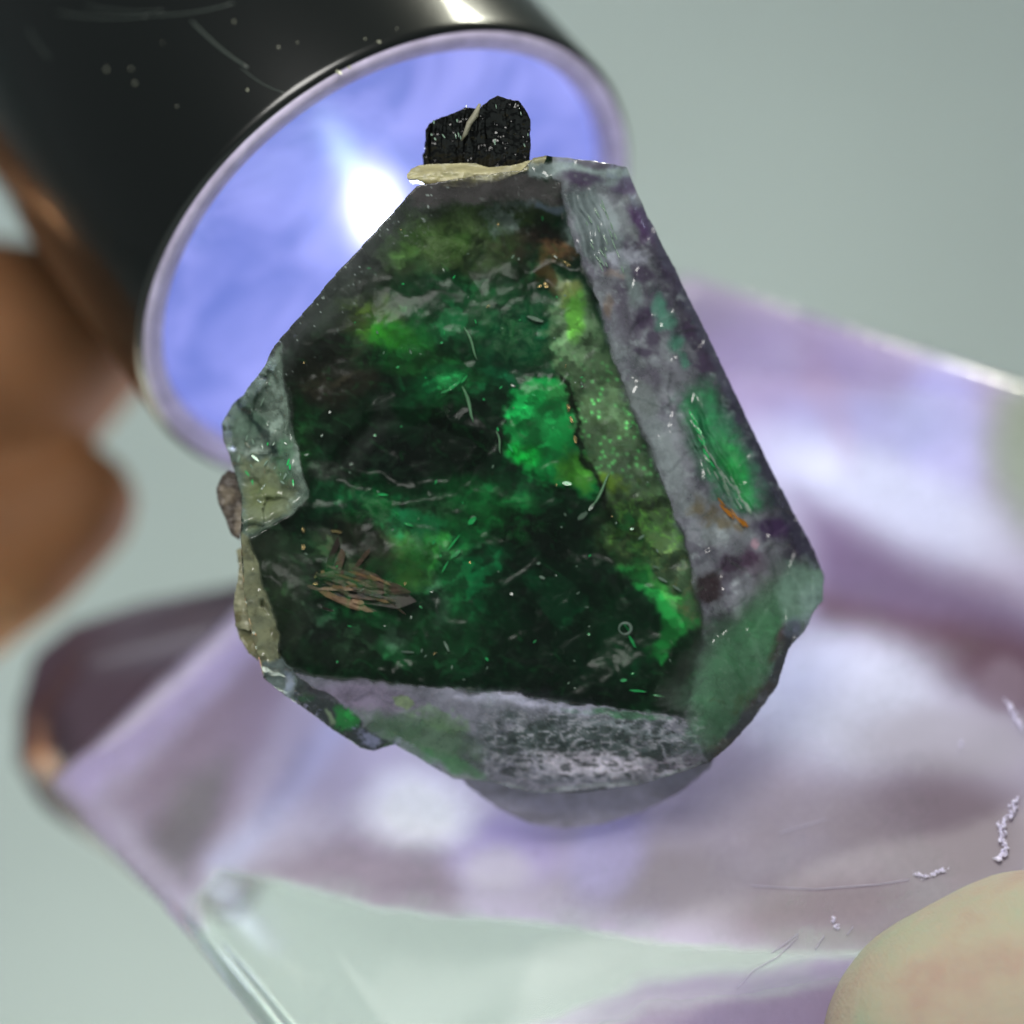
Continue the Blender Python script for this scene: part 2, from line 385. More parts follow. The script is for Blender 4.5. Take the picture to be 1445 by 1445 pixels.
# ------------------------------------------------------------------ flashlight
fl = empty('flashlight', (0, 0, 0), 'black metal flashlight with lit blue lens held up behind the crystal', 'flashlight')
cF = W(555, 373, 1.25); kF = (D + 1.25) / D * PX
ca = 0.56; sa = math.sqrt(1 - ca * ca)
ax = Vector((-0.617 * sa, ca, 0.787 * sa)).normalized()      # lens -> tail
RF = 395 * kF
q = ax.to_track_quat('Z', 'Y')
def lathe(name, prof, m, parent, seg=160, label=None):
    vs = []; fs = []
    for (r, h) in prof:
        for k in range(seg):
            a = 2 * math.pi * k / seg; vs.append(cF + q @ Vector((r * math.cos(a), r * math.sin(a), h)))
    for i in range(len(prof) - 1):
        for k in range(seg): fs.append((i * seg + k, i * seg + (k + 1) % seg, (i + 1) * seg + (k + 1) % seg, (i + 1) * seg + k))
    me = bpy.data.meshes.new(name); me.from_pydata(vs, [], fs); return link(name, me, m, parent, label, None, True)
black_metal = simple('black_anodised', (10, 14, 13), 0.30, 0.0, 0.5, bump=0.06, bscale=4, coat=0.5)
lathe('barrel', [(RF * 0.985, 0.0), (RF * 1.0, 0.012), (RF * 1.008, 0.04), (RF * 1.008, 3.0), (RF * 1.0, 3.02), (RF * 0.93, 3.06), (RF * 0.93, 8), (0.01, 8.01)], black_metal, fl)
lathe('bezel_ring', [(RF * 0.985, 0.02), (RF * 0.98, -0.012), (RF * 0.965, -0.022), (RF * 0.91, 0.0), (RF * 0.90, 0.04), (RF * 0.895, 0.1)],
      simple('frosted_ring', (188, 180, 204), 0.4, 0.0, 0.6, bump=0.5, bscale=16, vary=0.22, vscale=9, emit=(150, 135, 190), estr=0.12), fl)
def on_lens(px, py, lift=0.0):
    d = W(px, py, 0) - cam.location; pl = cF + ax * (0.03 - lift)
    return cam.location + d * ((pl - cam.location).dot(ax) / d.dot(ax))
def lens_mat():
    m, nt, N, L = mat('lit_blue_lens')
    tc = N('ShaderNodeTexCoord'); n1 = N('ShaderNodeTexNoise'); inp(n1, 'Scale', 1.9); inp(n1, 'Detail', 5); inp(n1, 'Distortion', .8); L(tc.outputs['Object'], n1.inputs['Vector'])
    cr = N('ShaderNodeValToRGB'); L(n1.outputs[0], cr.inputs[0])
    e = cr.color_ramp.elements; e[0].position = 0.34; e[0].color = (*lin((104, 120, 196)), 1); e[1].position = 0.66; e[1].color = (*lin((158, 164, 240)), 1)
    col = cr.outputs[0]
    # glow of the lit diode in the optic: falls off with distance from the chip and its reflector fin
    def glow(c, ux, su, sv, strength, colr, prev):
        c = on_lens(*c); e1 = on_lens(*ux) - c; e1.normalize(); e2 = ax.cross(e1).normalized()
        def dot(v, s_):
            sub = N('ShaderNodeVectorMath'); sub.operation = 'SUBTRACT'; L(tc.outputs['Object'], sub.inputs[0]); sub.inputs[1].default_value = c
            d_ = N('ShaderNodeVectorMath'); d_.operation = 'DOT_PRODUCT'; L(sub.outputs[0], d_.inputs[0]); d_.inputs[1].default_value = v / s_
            q_ = N('ShaderNodeMath'); q_.operation = 'POWER'; L(d_.outputs['Value'], q_.inputs[0]); q_.inputs[1].default_value = 2; return q_.outputs[0]
        a_ = N('ShaderNodeMath'); L(dot(e1, su), a_.inputs[0]); L(dot(e2, sv), a_.inputs[1])
        mu = N('ShaderNodeMath'); mu.operation = 'MULTIPLY'; L(a_.outputs[0], mu.inputs[0]); mu.inputs[1].default_value = -1
        ex = N('ShaderNodeMath'); ex.operation = 'EXPONENT'; L(mu.outputs[0], ex.inputs[0])
        sc = N('ShaderNodeVectorMath'); sc.operation = 'SCALE'; sc.inputs[0].default_value = tuple(v * strength for v in colr); L(ex.outputs[0], sc.inputs['Scale'])
        ad = N('ShaderNodeVectorMath'); L(prev, ad.inputs[0]); L(sc.outputs[0], ad.inputs[1]); return ad.outputs[0]
    col = glow((530, 296), (545, 340), .20, .105, 3.2, (.9, .93, 1), col)
    col = glow((492, 228), (520, 285), .24, .07, .55, (.6, .85, .9), col)
    col = glow((520, 290), (545, 340), .45, .26, .35, (.5, .6, 1), col)
    pb = N('ShaderNodeBsdfPrincipled'); inp(pb, 'Base Color', (*lin((70, 80, 150)), 1)); inp(pb, 'Roughness', 0.2)
    L(col, pb.inputs['Emission Color']); inp(pb, 'Emission Strength', 0.85)
    out = N('ShaderNodeOutputMaterial'); L(pb.outputs[0], out.inputs[0]); return m
lathe('lens', [(RF * 0.90, 0.09), (RF * 0.7, 0.05), (RF * 0.4, 0.03), (RF * 0.1, 0.02), (0.0005, 0.02)], lens_mat(), fl)
def on_barrel(px, py):
    o = cam.location; d = (W(px, py, 0) - o).normalized(); R_ = RF * 1.008; oc = o - cF
    dp = d - ax * d.dot(ax); op = oc - ax * oc.dot(ax)
    a = dp.dot(dp); b = 2 * dp.dot(op); c = op.dot(op) - R_ * R_; q2 = b * b - 4 * a * c
    return None if q2 < 0 else o + d * ((-b - math.sqrt(q2)) / (2 * a))
speck_m = simple('barrel_dust', (168, 170, 150), .3, spec=.8); scr_m = simple('barrel_scratch', (70, 78, 74), .35)
for (px_, py_, r_) in ((478, 102, .022), (493, 95, .014), (535, 59, .014), (515, 55, .008), (349, 127, .012), (393, 66, .008), (150, 98, .012), (185, 97, .009), (190, 117, .009), (300, 60, .006), (250, 150, .006), (420, 60, .006), (560, 40, .006), (330, 30, .007), (230, 60, .005)):
    p_ = on_barrel(px_, py_)
    if p_ is None: continue
    vs = []; fs = []; nn = (p_ - cF - ax * (p_ - cF).dot(ax)).normalized(); t1 = ax; t2 = nn.cross(ax); n_ = 9
    for k in range(n_): a_ = 2 * math.pi * k / n_; q1 = r_ * rnd.uniform(.5, 1.1); vs.append(p_ + t1 * q1 * math.cos(a_) + t2 * q1 * .6 * math.sin(a_))
    vs.append(p_ + nn * r_ * .4); fs = [(k, (k + 1) % n_, n_) for k in range(n_)]
    me = bpy.data.meshes.new('dust_speck'); me.from_pydata(vs, [], fs); link('dust_speck', me, speck_m, fl)
for A_, B_, w_ in (((80, 18), (210, 22), .004), ((210, 22), (330, 4), .004), ((120, 8), (230, 14), .003), ((270, 30), (350, 95), .006), ((340, 96), (400, 130), .003), ((40, 40), (70, 80), .003)):
    P = [on_barrel(A_[0] + (B_[0] - A_[0]) * t, A_[1] + (B_[1] - A_[1]) * t + 5 * math.sin(3 * t)) for t in np.linspace(0, 1, 12)]
    if None not in P: tube('scratch', P, w_, scr_m, fl, 5)
# light of the lit flashlight head, just before its lens
sp = bpy.data.lights.new('flashlight_beam', 'AREA'); sp.shape = 'DISK'; sp.size = RF * 1.2; sp.energy = 90; sp.color = (0.72, 0.78, 1.0); sp.spread = math.radians(150)
spo = bpy.data.objects.new('flashlight_beam', sp); COL.objects.link(spo); spo.location = cF - ax * 0.05; spo.rotation_euler = (-ax).to_track_quat('-Z', 'Y').to_euler(); spo.parent = fl

# ------------------------------------------------------------------ hands
def skin_mat(name, col, bump=0.4, bscale=30, ridge=False, zones=None):
    m, nt, N, L = mat(name)
    tc = N('ShaderNodeTexCoord')
    n1 = N('ShaderNodeTexNoise'); inp(n1, 'Scale', 2.0); inp(n1, 'Detail', 8); inp(n1, 'Roughness', 0.6); L(tc.outputs['Object'], n1.inputs['Vector'])
    cr = N('ShaderNodeValToRGB'); L(n1.outputs[0], cr.inputs[0]); e = cr.color_ramp.elements
    z = zones or [(0.35, col), (0.65, tuple(min(255, int(v * 1.12)) for v in col))]
    e[0].position = z[0][0]; e[0].color = (*lin(z[0][1]), 1); e[1].position = z[-1][0]; e[1].color = (*lin(z[-1][1]), 1)
    for p_, c_ in z[1:-1]: el = e.new(p_); el.color = (*lin(c_), 1)
    pb = N('ShaderNodeBsdfPrincipled'); L(cr.outputs[0], pb.inputs['Base Color']); inp(pb, 'Roughness', 0.68); inp(pb, 'Specular IOR Level', .2); inp(pb, 'Subsurface Weight', 0.35)
    inp(pb, 'Subsurface Radius', (0.35, 0.14, 0.08)); inp(pb, 'Subsurface Scale', 0.35)
    n2 = N('ShaderNodeTexNoise'); inp(n2, 'Scale', bscale); inp(n2, 'Detail', 5); L(tc.outputs['Object'], n2.inputs['Vector'])
    b1 = N('ShaderNodeBump'); inp(b1, 'Strength', bump); inp(b1, 'Distance', 0.012); L(n2.outputs[0], b1.inputs['Height'])
    nr = b1.outputs[0]
    if ridge:
        mp = N('ShaderNodeMapping'); L(tc.outputs['Object'], mp.inputs['Vector']); inp(mp, 'Rotation', (0, math.radians(35), 0))
        wv = N('ShaderNodeTexWave'); wv.wave_type = 'BANDS'; wv.bands_direction = 'X'; inp(wv, 'Scale', 15); inp(wv, 'Distortion', 9.0); inp(wv, 'Detail', 3); inp(wv, 'Detail Scale', 1.0); L(mp.outputs[0], wv.inputs['Vector'])
        b2 = N('ShaderNodeBump'); inp(b2, 'Strength', 0.08); inp(b2, 'Distance', 0.012); L(wv.outputs['Fac'], b2.inputs['Height']); L(b1.outputs[0], b2.inputs['Normal']); nr = b2.outputs[0]
    L(nr, pb.inputs['Normal'])
    out = N('ShaderNodeOutputMaterial'); L(pb.outputs[0], out.inputs[0]); return m

def capsules(name, chains, m, voxel=0.05, smooth_it=8):
    """chains: lists of (Vector, radius); fused into one continuous surface"""
    import bmesh
    bm = bmesh.new()
    for ch in chains:
        for i in range(len(ch) - 1):
            (a, ra), (b, rb) = ch[i], ch[i + 1]
            n = max(2, int((b - a).length / (0.22 * min(ra, rb))) + 1)
            for k in range(n + 1):
                t = k / n; c = a.lerp(b, t); r = ra + (rb - ra) * t
                bmesh.ops.create_icosphere(bm, subdivisions=3, radius=r, matrix=Matrix.Translation(c))
    me = bpy.data.meshes.new(name + '_src'); bm.to_mesh(me); bm.free()
    tmp = bpy.data.objects.new(name + '_src', me); COL.objects.link(tmp)
    rm = tmp.modifiers.new('r', 'REMESH'); rm.mode = 'VOXEL'; rm.voxel_size = voxel
    sm = tmp.modifiers.new('s', 'SMOOTH'); sm.iterations = smooth_it; sm.factor = 0.5
    dg = bpy.context.evaluated_depsgraph_get(); dg.update()
    me2 = bpy.data.meshes.new_from_object(tmp.evaluated_get(dg)); me2.name = name
    bpy.data.objects.remove(tmp); bpy.data.meshes.remove(me)
    me2.materials.clear()
    return link(name, me2, m, smooth=True)

def V(px, py, y): return W(px, py, y)
skin_l = skin_mat('warm_skin', (122, 85, 58), 0.25, 8)
c_palm = V(-900, 1150, 4.0)
lh = capsules('hand', [
    [(V(110, 470, 3.3), 0.46), (V(-20, 520, 3.3), 0.72), (V(-330, 640, 3.4), 0.80), (V(-700, 860, 3.8), 0.78), (c_palm, 1.2)],
    [(V(108, 712, 3.0), 0.33), (V(10, 770, 3.0), 0.45), (V(-300, 950, 3.3), 0.60), (V(-650, 1080, 3.6), 0.72), (c_palm, 1.2)],
    [(V(-150, 1190, 3.8), 0.5), (V(-420, 1180, 3.9), 0.6), (V(-900, 1300, 4.2), 0.9)],
    [(V(-260, 1400, 4.2), 0.45), (V(-500, 1400, 4.2), 0.55), (V(-1000, 1500, 4.4), 0.8)],
    [(V(-220, 120, 4.6), 0.6), (V(-480, 360, 4.9), 0.7), (V(-1000, 900, 4.6), 1.0)],
    [(c_palm, 1.2), (V(-1100, 1500, 4.2), 1.15), (V(-1500, 1400, 4.2), 1.2), (V(-1200, 1000, 4.4), 1.2), (c_palm, 1.2)],
    [(V(-1300, 1300, 4.3), 1.3), (V(-1900, 1700, 4.5), 1.2)]], skin_l, 0.06, 10)
tagt(lh, 'blurred warm brown fingers at the left holding the black flashlight', 'hand')

skin_r = skin_mat('pale_skin', (190, 178, 140), 0.6, 24, ridge=True, zones=[(0.34, (178, 156, 142)), (0.5, (182, 172, 152)), (0.66, (172, 178, 154))])  # pink and greenish tints of its lighting mixed into the skin colour
c2 = V(2300, 2100, 0.5)
rh = capsules('hand', [
    [(V(1385, 1500, -0.05), 0.69), (V(1475, 1482, -0.03), 0.77), (V(1640, 1510, 0.0), 0.80), (V(1950, 1700, 0.1), 0.85), (c2, 1.2)],
    [(V(1620, 1860, 0.1), 0.6), (V(1850, 1900, 0.1), 0.75), (c2, 1.2)],
    [(V(1650, 2180, 0.3), 0.6), (V(1900, 2180, 0.3), 0.72), (V(2350, 2250, 0.5), 1.1)],
    [(V(1750, 2480, 0.5), 0.5), (V(1950, 2450, 0.5), 0.6), (V(2350, 2400, 0.6), 1.0)],
    [(V(1750, 1300, 2.6), 0.6), (V(2000, 1550, 2.2), 0.75), (V(2350, 2000, 1.0), 1.1)],
    [(c2, 1.2), (V(2350, 2450, 0.7), 1.1), (V(2800, 2500, 0.8), 1.3)]], skin_r, 0.05, 4)
tagt(rh, 'pale fingertip in the lower right corner steadying the acrylic block', 'hand')

# ------------------------------------------------------------------ the specimen
spc = empty('crystal_specimen', (0, 0, 0), 'deep green fluorite crystal with violet rim and a black crystal on top', 'crystal')
OUT = [(588, 262), (480, 380), (385, 490), (376, 512), (345, 556), (328, 570), (313, 598), (315, 622), (322, 640), (334, 672), (341, 700), (340, 760), (342, 800), (346, 850), (362, 920), (368, 935), (372, 958), (412, 988), (470, 1030), (508, 1055), (528, 1059), (556, 1050), (600, 1076), (640, 1099), (690, 1104), (760, 1120), (830, 1118), (900, 1108), (960, 1090), (1002, 1076), (1030, 1052), (1062, 1018), (1098, 965), (1112, 918), (1118, 909), (1134, 893), (1150, 862), (1161, 848), (1163, 812), (1150, 780), (1090, 665), (1030, 540), (990, 455), (935, 345), (900, 275), (884, 236), (840, 228), (770, 220), (752, 224), (735, 240), (660, 250)]
# polygon of the large front face; outside it the edge faces fall away from the camera
FACE = [(588, 256), (478, 376), (380, 488), (408, 560), (412, 610), (424, 665), (438, 700), (410, 730), (352, 760), (362, 800), (385, 870), (402, 940), (470, 957), (690, 977), (850, 998), (965, 1012), (995, 880), (985, 850), (965, 760), (945, 700), (905, 600), (870, 520), (848, 440), (820, 372), (800, 320), (790, 262), (740, 238), (660, 244)]
def cry_y(x, y, noise=1.0):
    y0 = 0.00010 * (x - 700) * 0.6 + 0.00006 * (y - 650)
    wx = x + 9 * fbm(x, y, 62, 4, 21, .55) * ss(700, 780, x) + 3 * fbm(x, y, 40, 4, 21, .6); wy = y + 4 * fbm(x, y, 40, 4, 22, .6)
    d = np.maximum(sdp(wx, wy, FACE), 0)
    right = ss(840, 900, x) * ss(1050, 900, y)
    bot = ss(930, 1000, y + (x - 700) * -0.05)
    left = ss(450, 380, x)
    k = 0.30 + 0.30 * bot + 0.35 * left + 0.10 * right
    lr = ss(840, 900, y) * ss(900, 960, x); d = d * (1 - lr) + lr * d * d / (d + 40)
    f = y0 + d * PX * k
    # chip hollows
    d1, d2, v = cells(x + 8 * fbm(x, y, 30, 3, 31), y + 8 * fbm(x, y, 30, 3, 32), 34, 3)
    chip = ss(2, 10, d)
    f = f + chip * (left * 0.9 + right * 0.14 + 0.15) * (v - 0.5) * 0.05
    f = f + noise * (0.0006 * fbm(x, y, 14, 4, 41, .6) * (1 + 3 * left) + 0.003 * fbm(x, y, 90, 2, 44))
    # crust of small crystals on the bottom face
    crust = ss(60, 110, x - 600) * ss(1015, 1040, y - (x - 700) * 0.03) * ss(1010, 960, x)
    f = f - crust * 0.010 * np.clip(ridged(x, y * 1.9, 12, 4, 47), -1, 1)
    # conchoidal ripples at the left
    f = f + left * chip * 0.012 * np.sin(np.hypot(x - 300, y - 540) / 5.5 + 3 * fbm(x, y, 30, 3, 49))
    # growth steps parallel to the right edge, small chips along the borders
    g_ = ss(6, 30, d) * right
    u, v2 = rot(x, y, 62, 950, 500); f = f + g_ * 0.006 * np.tanh(6 * np.sin(v2 / 13 + 2.2 * fbm(u, v2, 90, 3, 57)))
    e1, e2, ev = cells(x, y, 20, 14); f = f + ss(14, 4, d) * (ev > .72) * 0.012 * (1 - np.clip(e1 * 1.8, 0, 1)) * ss(0, 3, d)
    # ridge of the steep step down the right facet
    u, v2 = rot(x, y, 62, 1015, 660)
    bl = ss(110, 60, np.abs(u)) * ss(26, 12, np.abs(v2))
    f = f + bl * 0.012 * np.sin(v2 / 2.2 + 4 * fbm(u, v2, 40, 3, 52))
    u, v2 = rot(x, y, 70, 835, 325)
    bl = ss(70, 40, np.abs(u)) * ss(30, 16, np.abs(v2))
    f = f + bl * 0.012 * np.sin(v2 / 3.0 + 3 * fbm(u, v2, 40, 3, 54))
    return f

def shell_paint(x, y):
    p = Paint(x, y, (60, 70, 62), 0.03, warp=9, wsc=40, seed=1)
    d = sdp(p.x, p.y, FACE)
    # dusty bloom on the large face
    g = ss(-0.1, 0.6, fbm(x, y, 90, 5, 71, .6))
    p.put(g * 0.10, (120, 130, 120), 0.05)
    # grey granular strip inside the upper left edge
    dl = np.abs(sdl(p.x, p.y, [(590, 262), (480, 380), (385, 490)]))
    p.put(ss(62, 4, dl + 16 * fbm(x, y, 14, 4, 72, .7)) * 0.75, (84, 88, 90), 0.75)
    p.blob(480, 420, 70, 45, (88, 98, 92), 0.5, ang=-48, a=0.6, rough=.5)
    p.line([(590, 272), (660, 268), (740, 262), (790, 275)], 34, (70, 66, 68), 0.85, f=9, a=0.9, rough=10)
    # ---- right facet
    R = (d > 0) & (x > 780) & (y < 1070)
    m = ss(-1.5, 1.5, d) * ((x > 780) & (y < 1040 + 0 * x))
    p.put(m, (128, 130, 140), 0.62)
    m2 = m
    n = fbm(x, y, 60, 3, 73, .5)
    p.put(m2 * ss(0.0, 0.5, n) * 0.6, (74, 62, 84), .8)
    p.put(m2 * ss(0.05, 0.5, fbm(x, y, 44, 3, 74, .5)) * 0.5, (140, 150, 152))
    p.put(m2 * ss(0.25, 0.55, fbm(x, y, 24, 3, 75, .5)) * 0.3, (52, 44, 58))
    p.line([(940, 350), (1000, 480), (1060, 600), (1150, 780)], 76, (40, 31, 52), .85, f=26, a=.9, rough=16)
    p.line([(800, 350), (860, 480), (920, 620), (970, 740)], 26, (136, 142, 150), .28, f=18, rough=10)
    p.put(m2 * ss(.05, .35, fbm(x, y, 34, 5, 340, .6)) * .55, (62, 54, 72), .85); p.put(m2 * ss(.2, .5, fbm(x, y, 16, 4, 341, .6)) * .4, (150, 160, 164), .9)
    p.poly([(742, 226), (884, 240), (892, 262), (800, 256), (745, 246)], (138, 154, 154), 4, 0.9, a=0.9)
    p.blob(820, 252, 40, 12, (58, 42, 70), 0.9, a=1); p.blob(885, 262, 26, 12, (78, 66, 96), 0.8, a=1)
    p.poly([(796, 275), (840, 265), (868, 300), (880, 350), (850, 372), (822, 360)], (112, 124, 126), 6, 0.9, a=0.85, rough=6)
    p.blob(858, 300, 12, 34, (150, 160, 165), 0.7, ang=-20, a=.9, rough=.4)
    p.blob(905, 315, 18, 34, (76, 50, 92), 0.9, ang=-28, a=1, rough=.5)
    p.blob(880, 360, 26, 18, (160, 164, 178), 0.7, a=1, rough=.7, rs=10)
    p.blob(865, 385, 16, 8, (140, 122, 108), 0.5, a=1, rough=.7, rs=10)
    p.blob(858, 430, 8, 20, (98, 80, 58), 0.6, a=1, rough=.5)
    p.blob(890, 400, 12, 40, (112, 130, 126), 0.6, ang=-14, a=1, rough=.5)
    for cx, cy, rx, ry in ((906, 385, 20, 12), (930, 430, 14, 22), (905, 450, 16, 16), (955, 480, 16, 16), (915, 495, 26, 9), (1000, 515, 30, 12), (975, 470, 14, 18), (925, 475, 14, 20), (980, 420, 10, 20)):
        p.blob(cx, cy, rx, ry, (56, 46, 66), 0.85, a=1, rough=.6)
    for cx, cy, rx, ry in ((927, 432, 13, 20), (938, 455, 15, 14), (955, 487, 12, 14), (963, 508, 8, 12)):
        p.blob(cx, cy, rx, ry, (92, 150, 130), 0.5, a=.35, rough=.3, rs=20)
    p.blob(905, 560, 34, 26, (104, 112, 112), 0.8, ang=40, a=1, rough=.6)
    p.blob(940, 640, 22, 60, (118, 128, 130), 0.7, ang=-28, a=1, rough=.5)
    p.poly([(960, 560), (1000, 540), (1030, 590), (1070, 670), (1082, 712), (1052, 722), (1012, 700), (985, 640), (965, 600)], (60, 130, 96), 18, 0.7, a=.3, rough=12)  # green glow showing in the facet, painted as colour
    p.blob(1040, 660, 16, 52, (46, 150, 84), 0.5, ang=-28, a=.3, rough=.4)
    p.blob(985, 590, 14, 30, (40, 110, 74), 0.5, ang=-25, a=.4, rough=.5)
    p.poly([(985, 700), (1010, 720), (1050, 740), (1045, 750), (1010, 742), (975, 722)], (92, 78, 34), 9, .7, a=.9, rough=12)
    p.blob(1095, 745, 40, 18, (52, 36, 66), 0.95, ang=8, a=1, rough=.5); p.blob(1060, 790, 20, 30, (66, 42, 66), 0.9, ang=30, a=1, rough=.5)
    p.blob(1030, 800, 18, 18, (50, 34, 52), 0.9, a=1, rough=.5); p.blob(1000, 830, 24, 24, (44, 32, 36), 0.95, a=1, rough=.5)
    p.blob(1075, 815, 20, 20, (110, 104, 116), 0.7, a=1, rough=.5); p.blob(1065, 765, 6, 7, (180, 130, 150), 0.5, a=1, rough=.8, rs=6)
    p.line([(1040, 560), (1100, 690), (1155, 800)], 30, (44, 46, 60), 0.6, f=6, a=1, rough=10)
    p.line([(900, 285), (960, 400), (1035, 560)], 16, (66, 70, 84), 0.5, f=5, a=1, rough=9)
    # ---- lower right facet
    LR = [(1000, 905), (1050, 850), (1110, 790), (1160, 800), (1163, 850), (1118, 909), (1062, 1018), (1002, 1076), (965, 1012), (930, 985)]
    p.poly(LR, (84, 104, 92), 16, 0.98, a=0.6, rough=6)
    p.poly([(1000, 905), (1110, 830), (1120, 900), (1060, 1010), (1010, 1050), (975, 985)], (74, 120, 90), 22, 0.7, a=.55)  # paler green centre is a glow put into the colour
    p.poly([(1110, 790), (1160, 805), (1163, 850), (1130, 890), (1105, 880), (1098, 830)], (104, 132, 120), 7, 0.85, a=1, rough=5)
    p.line([(1120, 890), (1096, 962), (1060, 1018), (1010, 1070)], 30, (50, 50, 58), 0.95, f=6, a=1, rough=5)
    p.line([(1110, 880), (1085, 935)], 8, (80, 62, 66), 0.7, f=5)
    p.line([(935, 985), (985, 920), (1020, 870)], 26, (40, 46, 42), 0.7, f=14, a=.8, rough=6)
    p.blob(1145, 848, 18, 26, (122, 146, 142), 0.6, a=1); p.blob(1120, 885, 12, 14, (118, 126, 150), 0.35, a=.8, rough=.6)
    # ---- bottom facet
    BF = [(405, 945), (470, 957), (690, 977), (850, 998), (965, 1012), (1002, 1076), (900, 1112), (760, 1124), (640, 1102), (556, 1050), (528, 1045), (470, 985)]
    p.poly(BF, (134, 132, 150), 2.2, 1.0, a=0.8)
    p.blob(520, 985, 90, 24, (136, 122, 150), 0.9, ang=8); p.blob(600, 1040, 90, 34, (92, 128, 96), 0.8, ang=18, a=.55, rough=.4)
    p.blob(640, 1080, 50, 14, (80, 140, 92), 0.8, ang=20, rough=.5); p.blob(620, 1015, 40, 18, (120, 160, 110), 0.5, ang=15, rough=.8, rs=10)
    p.poly([(552, 985), (575, 980), (584, 993), (575, 1004), (556, 998)], (138, 160, 110), 2, 0.8)
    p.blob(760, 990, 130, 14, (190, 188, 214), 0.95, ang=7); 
    p.blob(830, 1050, 180, 44, (62, 78, 76), 0.9, ang=4, rough=.4, rs=18)
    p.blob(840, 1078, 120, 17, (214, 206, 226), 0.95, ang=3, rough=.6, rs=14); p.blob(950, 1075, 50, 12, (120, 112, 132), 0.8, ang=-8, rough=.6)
    p.blob(900, 1030, 100, 8, (140, 150, 158), 0.7, ang=8, rough=.8, rs=9)
    p.blob(880, 1008, 70, 6, (60, 130, 84), 0.8, ang=6, rough=.6); p.blob(985, 1035, 20, 22, (84, 128, 100), 0.6, rough=.7, rs=9)
    tex = ridged(x + 9 * fbm(x, y, 22, 3, 301), y * 2.0 + 9 * fbm(x, y, 22, 3, 302), 15, 4, 81)
    cm = ss(640, 730, x) * ss(985, 1025, y) * ss(1010, 960, x) * ss(1110, 1090, y)
    p.put(cm * ss(0.25, 0.75, tex) * 0.65, (188, 186, 200)); p.put(cm * ss(0.1, -0.25, tex) * 0.8, (34, 46, 46))
    p.line([(640, 1094), (760, 1118), (900, 1106), (990, 1078)], 5, (150, 160, 162), 0.6, f=3)
    # ---- left chips
    LC = [(395, 487), (312, 590), (318, 640), (340, 700), (340, 765), (352, 762), (412, 728), (440, 700), (424, 665), (412, 600), (400, 540)]
    p.poly(LC, (150, 172, 158), 2.5, 0.98, a=0.5)
    mk = ss(3, -3, sdp(p.x, p.y, LC)); t1 = fbm(x, y, 26, 5, 83, .65)
    p.put(mk * ss(0.02, .4, t1) * 0.8, (62, 84, 72), .85); p.put(mk * ss(0.1, .45, -t1) * 0.8, (168, 190, 178), .9)
    p.blob(345, 600, 30, 34, (96, 126, 108), 0.7, a=.8, rough=.4); p.blob(352, 640, 22, 9, (196, 214, 204), 0.6, a=1, rough=.6, rs=8)
    p.poly([(338, 640), (380, 650), (420, 690), (405, 725), (350, 750), (342, 700)], (134, 144, 108), 7, 0.8, a=.97, rough=8)
    p.blob(372, 700, 26, 20, (120, 132, 84), 0.6, a=1); p.blob(400, 650, 14, 34, (96, 150, 112), 0.6, a=1, rough=.7, rs=10)
    p.line([(338, 565), (352, 590), (372, 612), (385, 640)], 9, (18, 38, 36), 0.85, f=3, a=1, rough=5)
    p.line([(318, 598), (322, 612)], 4, (190, 210, 215), .7)
    # left lower: mica coloured crust and green glassy wedge
    LB = [(340, 752), (352, 760), (362, 800), (385, 870), (402, 940), (372, 958), (360, 920), (340, 860)]
    p.poly(LB, (142, 146, 116), 3, 0.98, a=1)
    p.put(ss(3, -3, sdp(p.x, p.y, LB)) * ss(0, .5, fbm(x, y, 16, 5, 85, .65)) * .7, (92, 92, 66))
    p.poly([(352, 760), (385, 745), (430, 800), (440, 870), (410, 940), (385, 870)], (60, 76, 52), 14, 0.55, a=.5, rough=6)
    p.poly([(368, 940), (402, 925), (415, 950), (418, 990), (372, 960)], (98, 112, 112), 3, .95, a=1, rough=6)
    p.blob(405, 962, 7, 18, (170, 180, 205), .7, a=1, rough=.5, rs=8)
    CH = [(405, 948), (440, 985), (500, 1000), (528, 1045), (528, 1059), (508, 1055), (412, 988)]
    p.poly([(412, 978), (430, 975), (470, 990), (505, 1010), (520, 1030), (552, 1048), (528, 1060), (508, 1056), (470, 1030)], (38, 46, 50), 3, 1, a=1, rough=5)
    p.poly([(468, 998), (495, 1000), (508, 1015), (498, 1030), (480, 1028), (470, 1015)], (10, 112, 44), 5, .95, a=1, rough=9, ); p.blob(492, 1008, 9, 7, (24, 170, 70), .6, a=1, rough=.8, rs=7)
    p.blob(430, 980, 16, 9, (24, 70, 40), .8, a=1); p.blob(520, 1040, 20, 9, (140, 142, 180), .7, ang=35, a=1, rough=1.2, rs=6)
    p.line([(458, 1000), (470, 1020)], 3, (130, 150, 120), .8)
    p.c = p.c * (1 + (.45 + .1 * (y < 880)) * ss(-2, 8, d) * np.maximum(ss(770, 800, x), ss(920, 960, y)))[:, None]  # edge faces lightened in colour to offset the weaker light on their slope
    # dark thin seams along face edges
    p.put(ss(5, 1, np.abs(d)) * ss(0, .35, fbm(x, y, 30, 3, 88)) * 0.6, (40, 44, 44), .9)
    # bright specks of dust and healed pits
    s = vnoise(x / 4.0, y / 4.0, 91) * vnoise(x / 5.3, y / 5.3, 92)
    near = ss(80, 10, dl)
    p.put(ss(.42, .6, s) * (0.12 + .7 * near), (190, 205, 200), .8)
    return p.c, p.a
shell_mat = mineral('fluorite_skin', 0.32, 0.12, 16, spec=0.3, vary=0.13, vscale=7, clear=True, gloss_rough=0.07, ior=1.43, bdist=0.004, transl=0.3)
solid('crystal_face', OUT, cry_y, 0.75, 2.2, shell_mat, shell_paint, spc, back_in=0.10, edge=1.6)

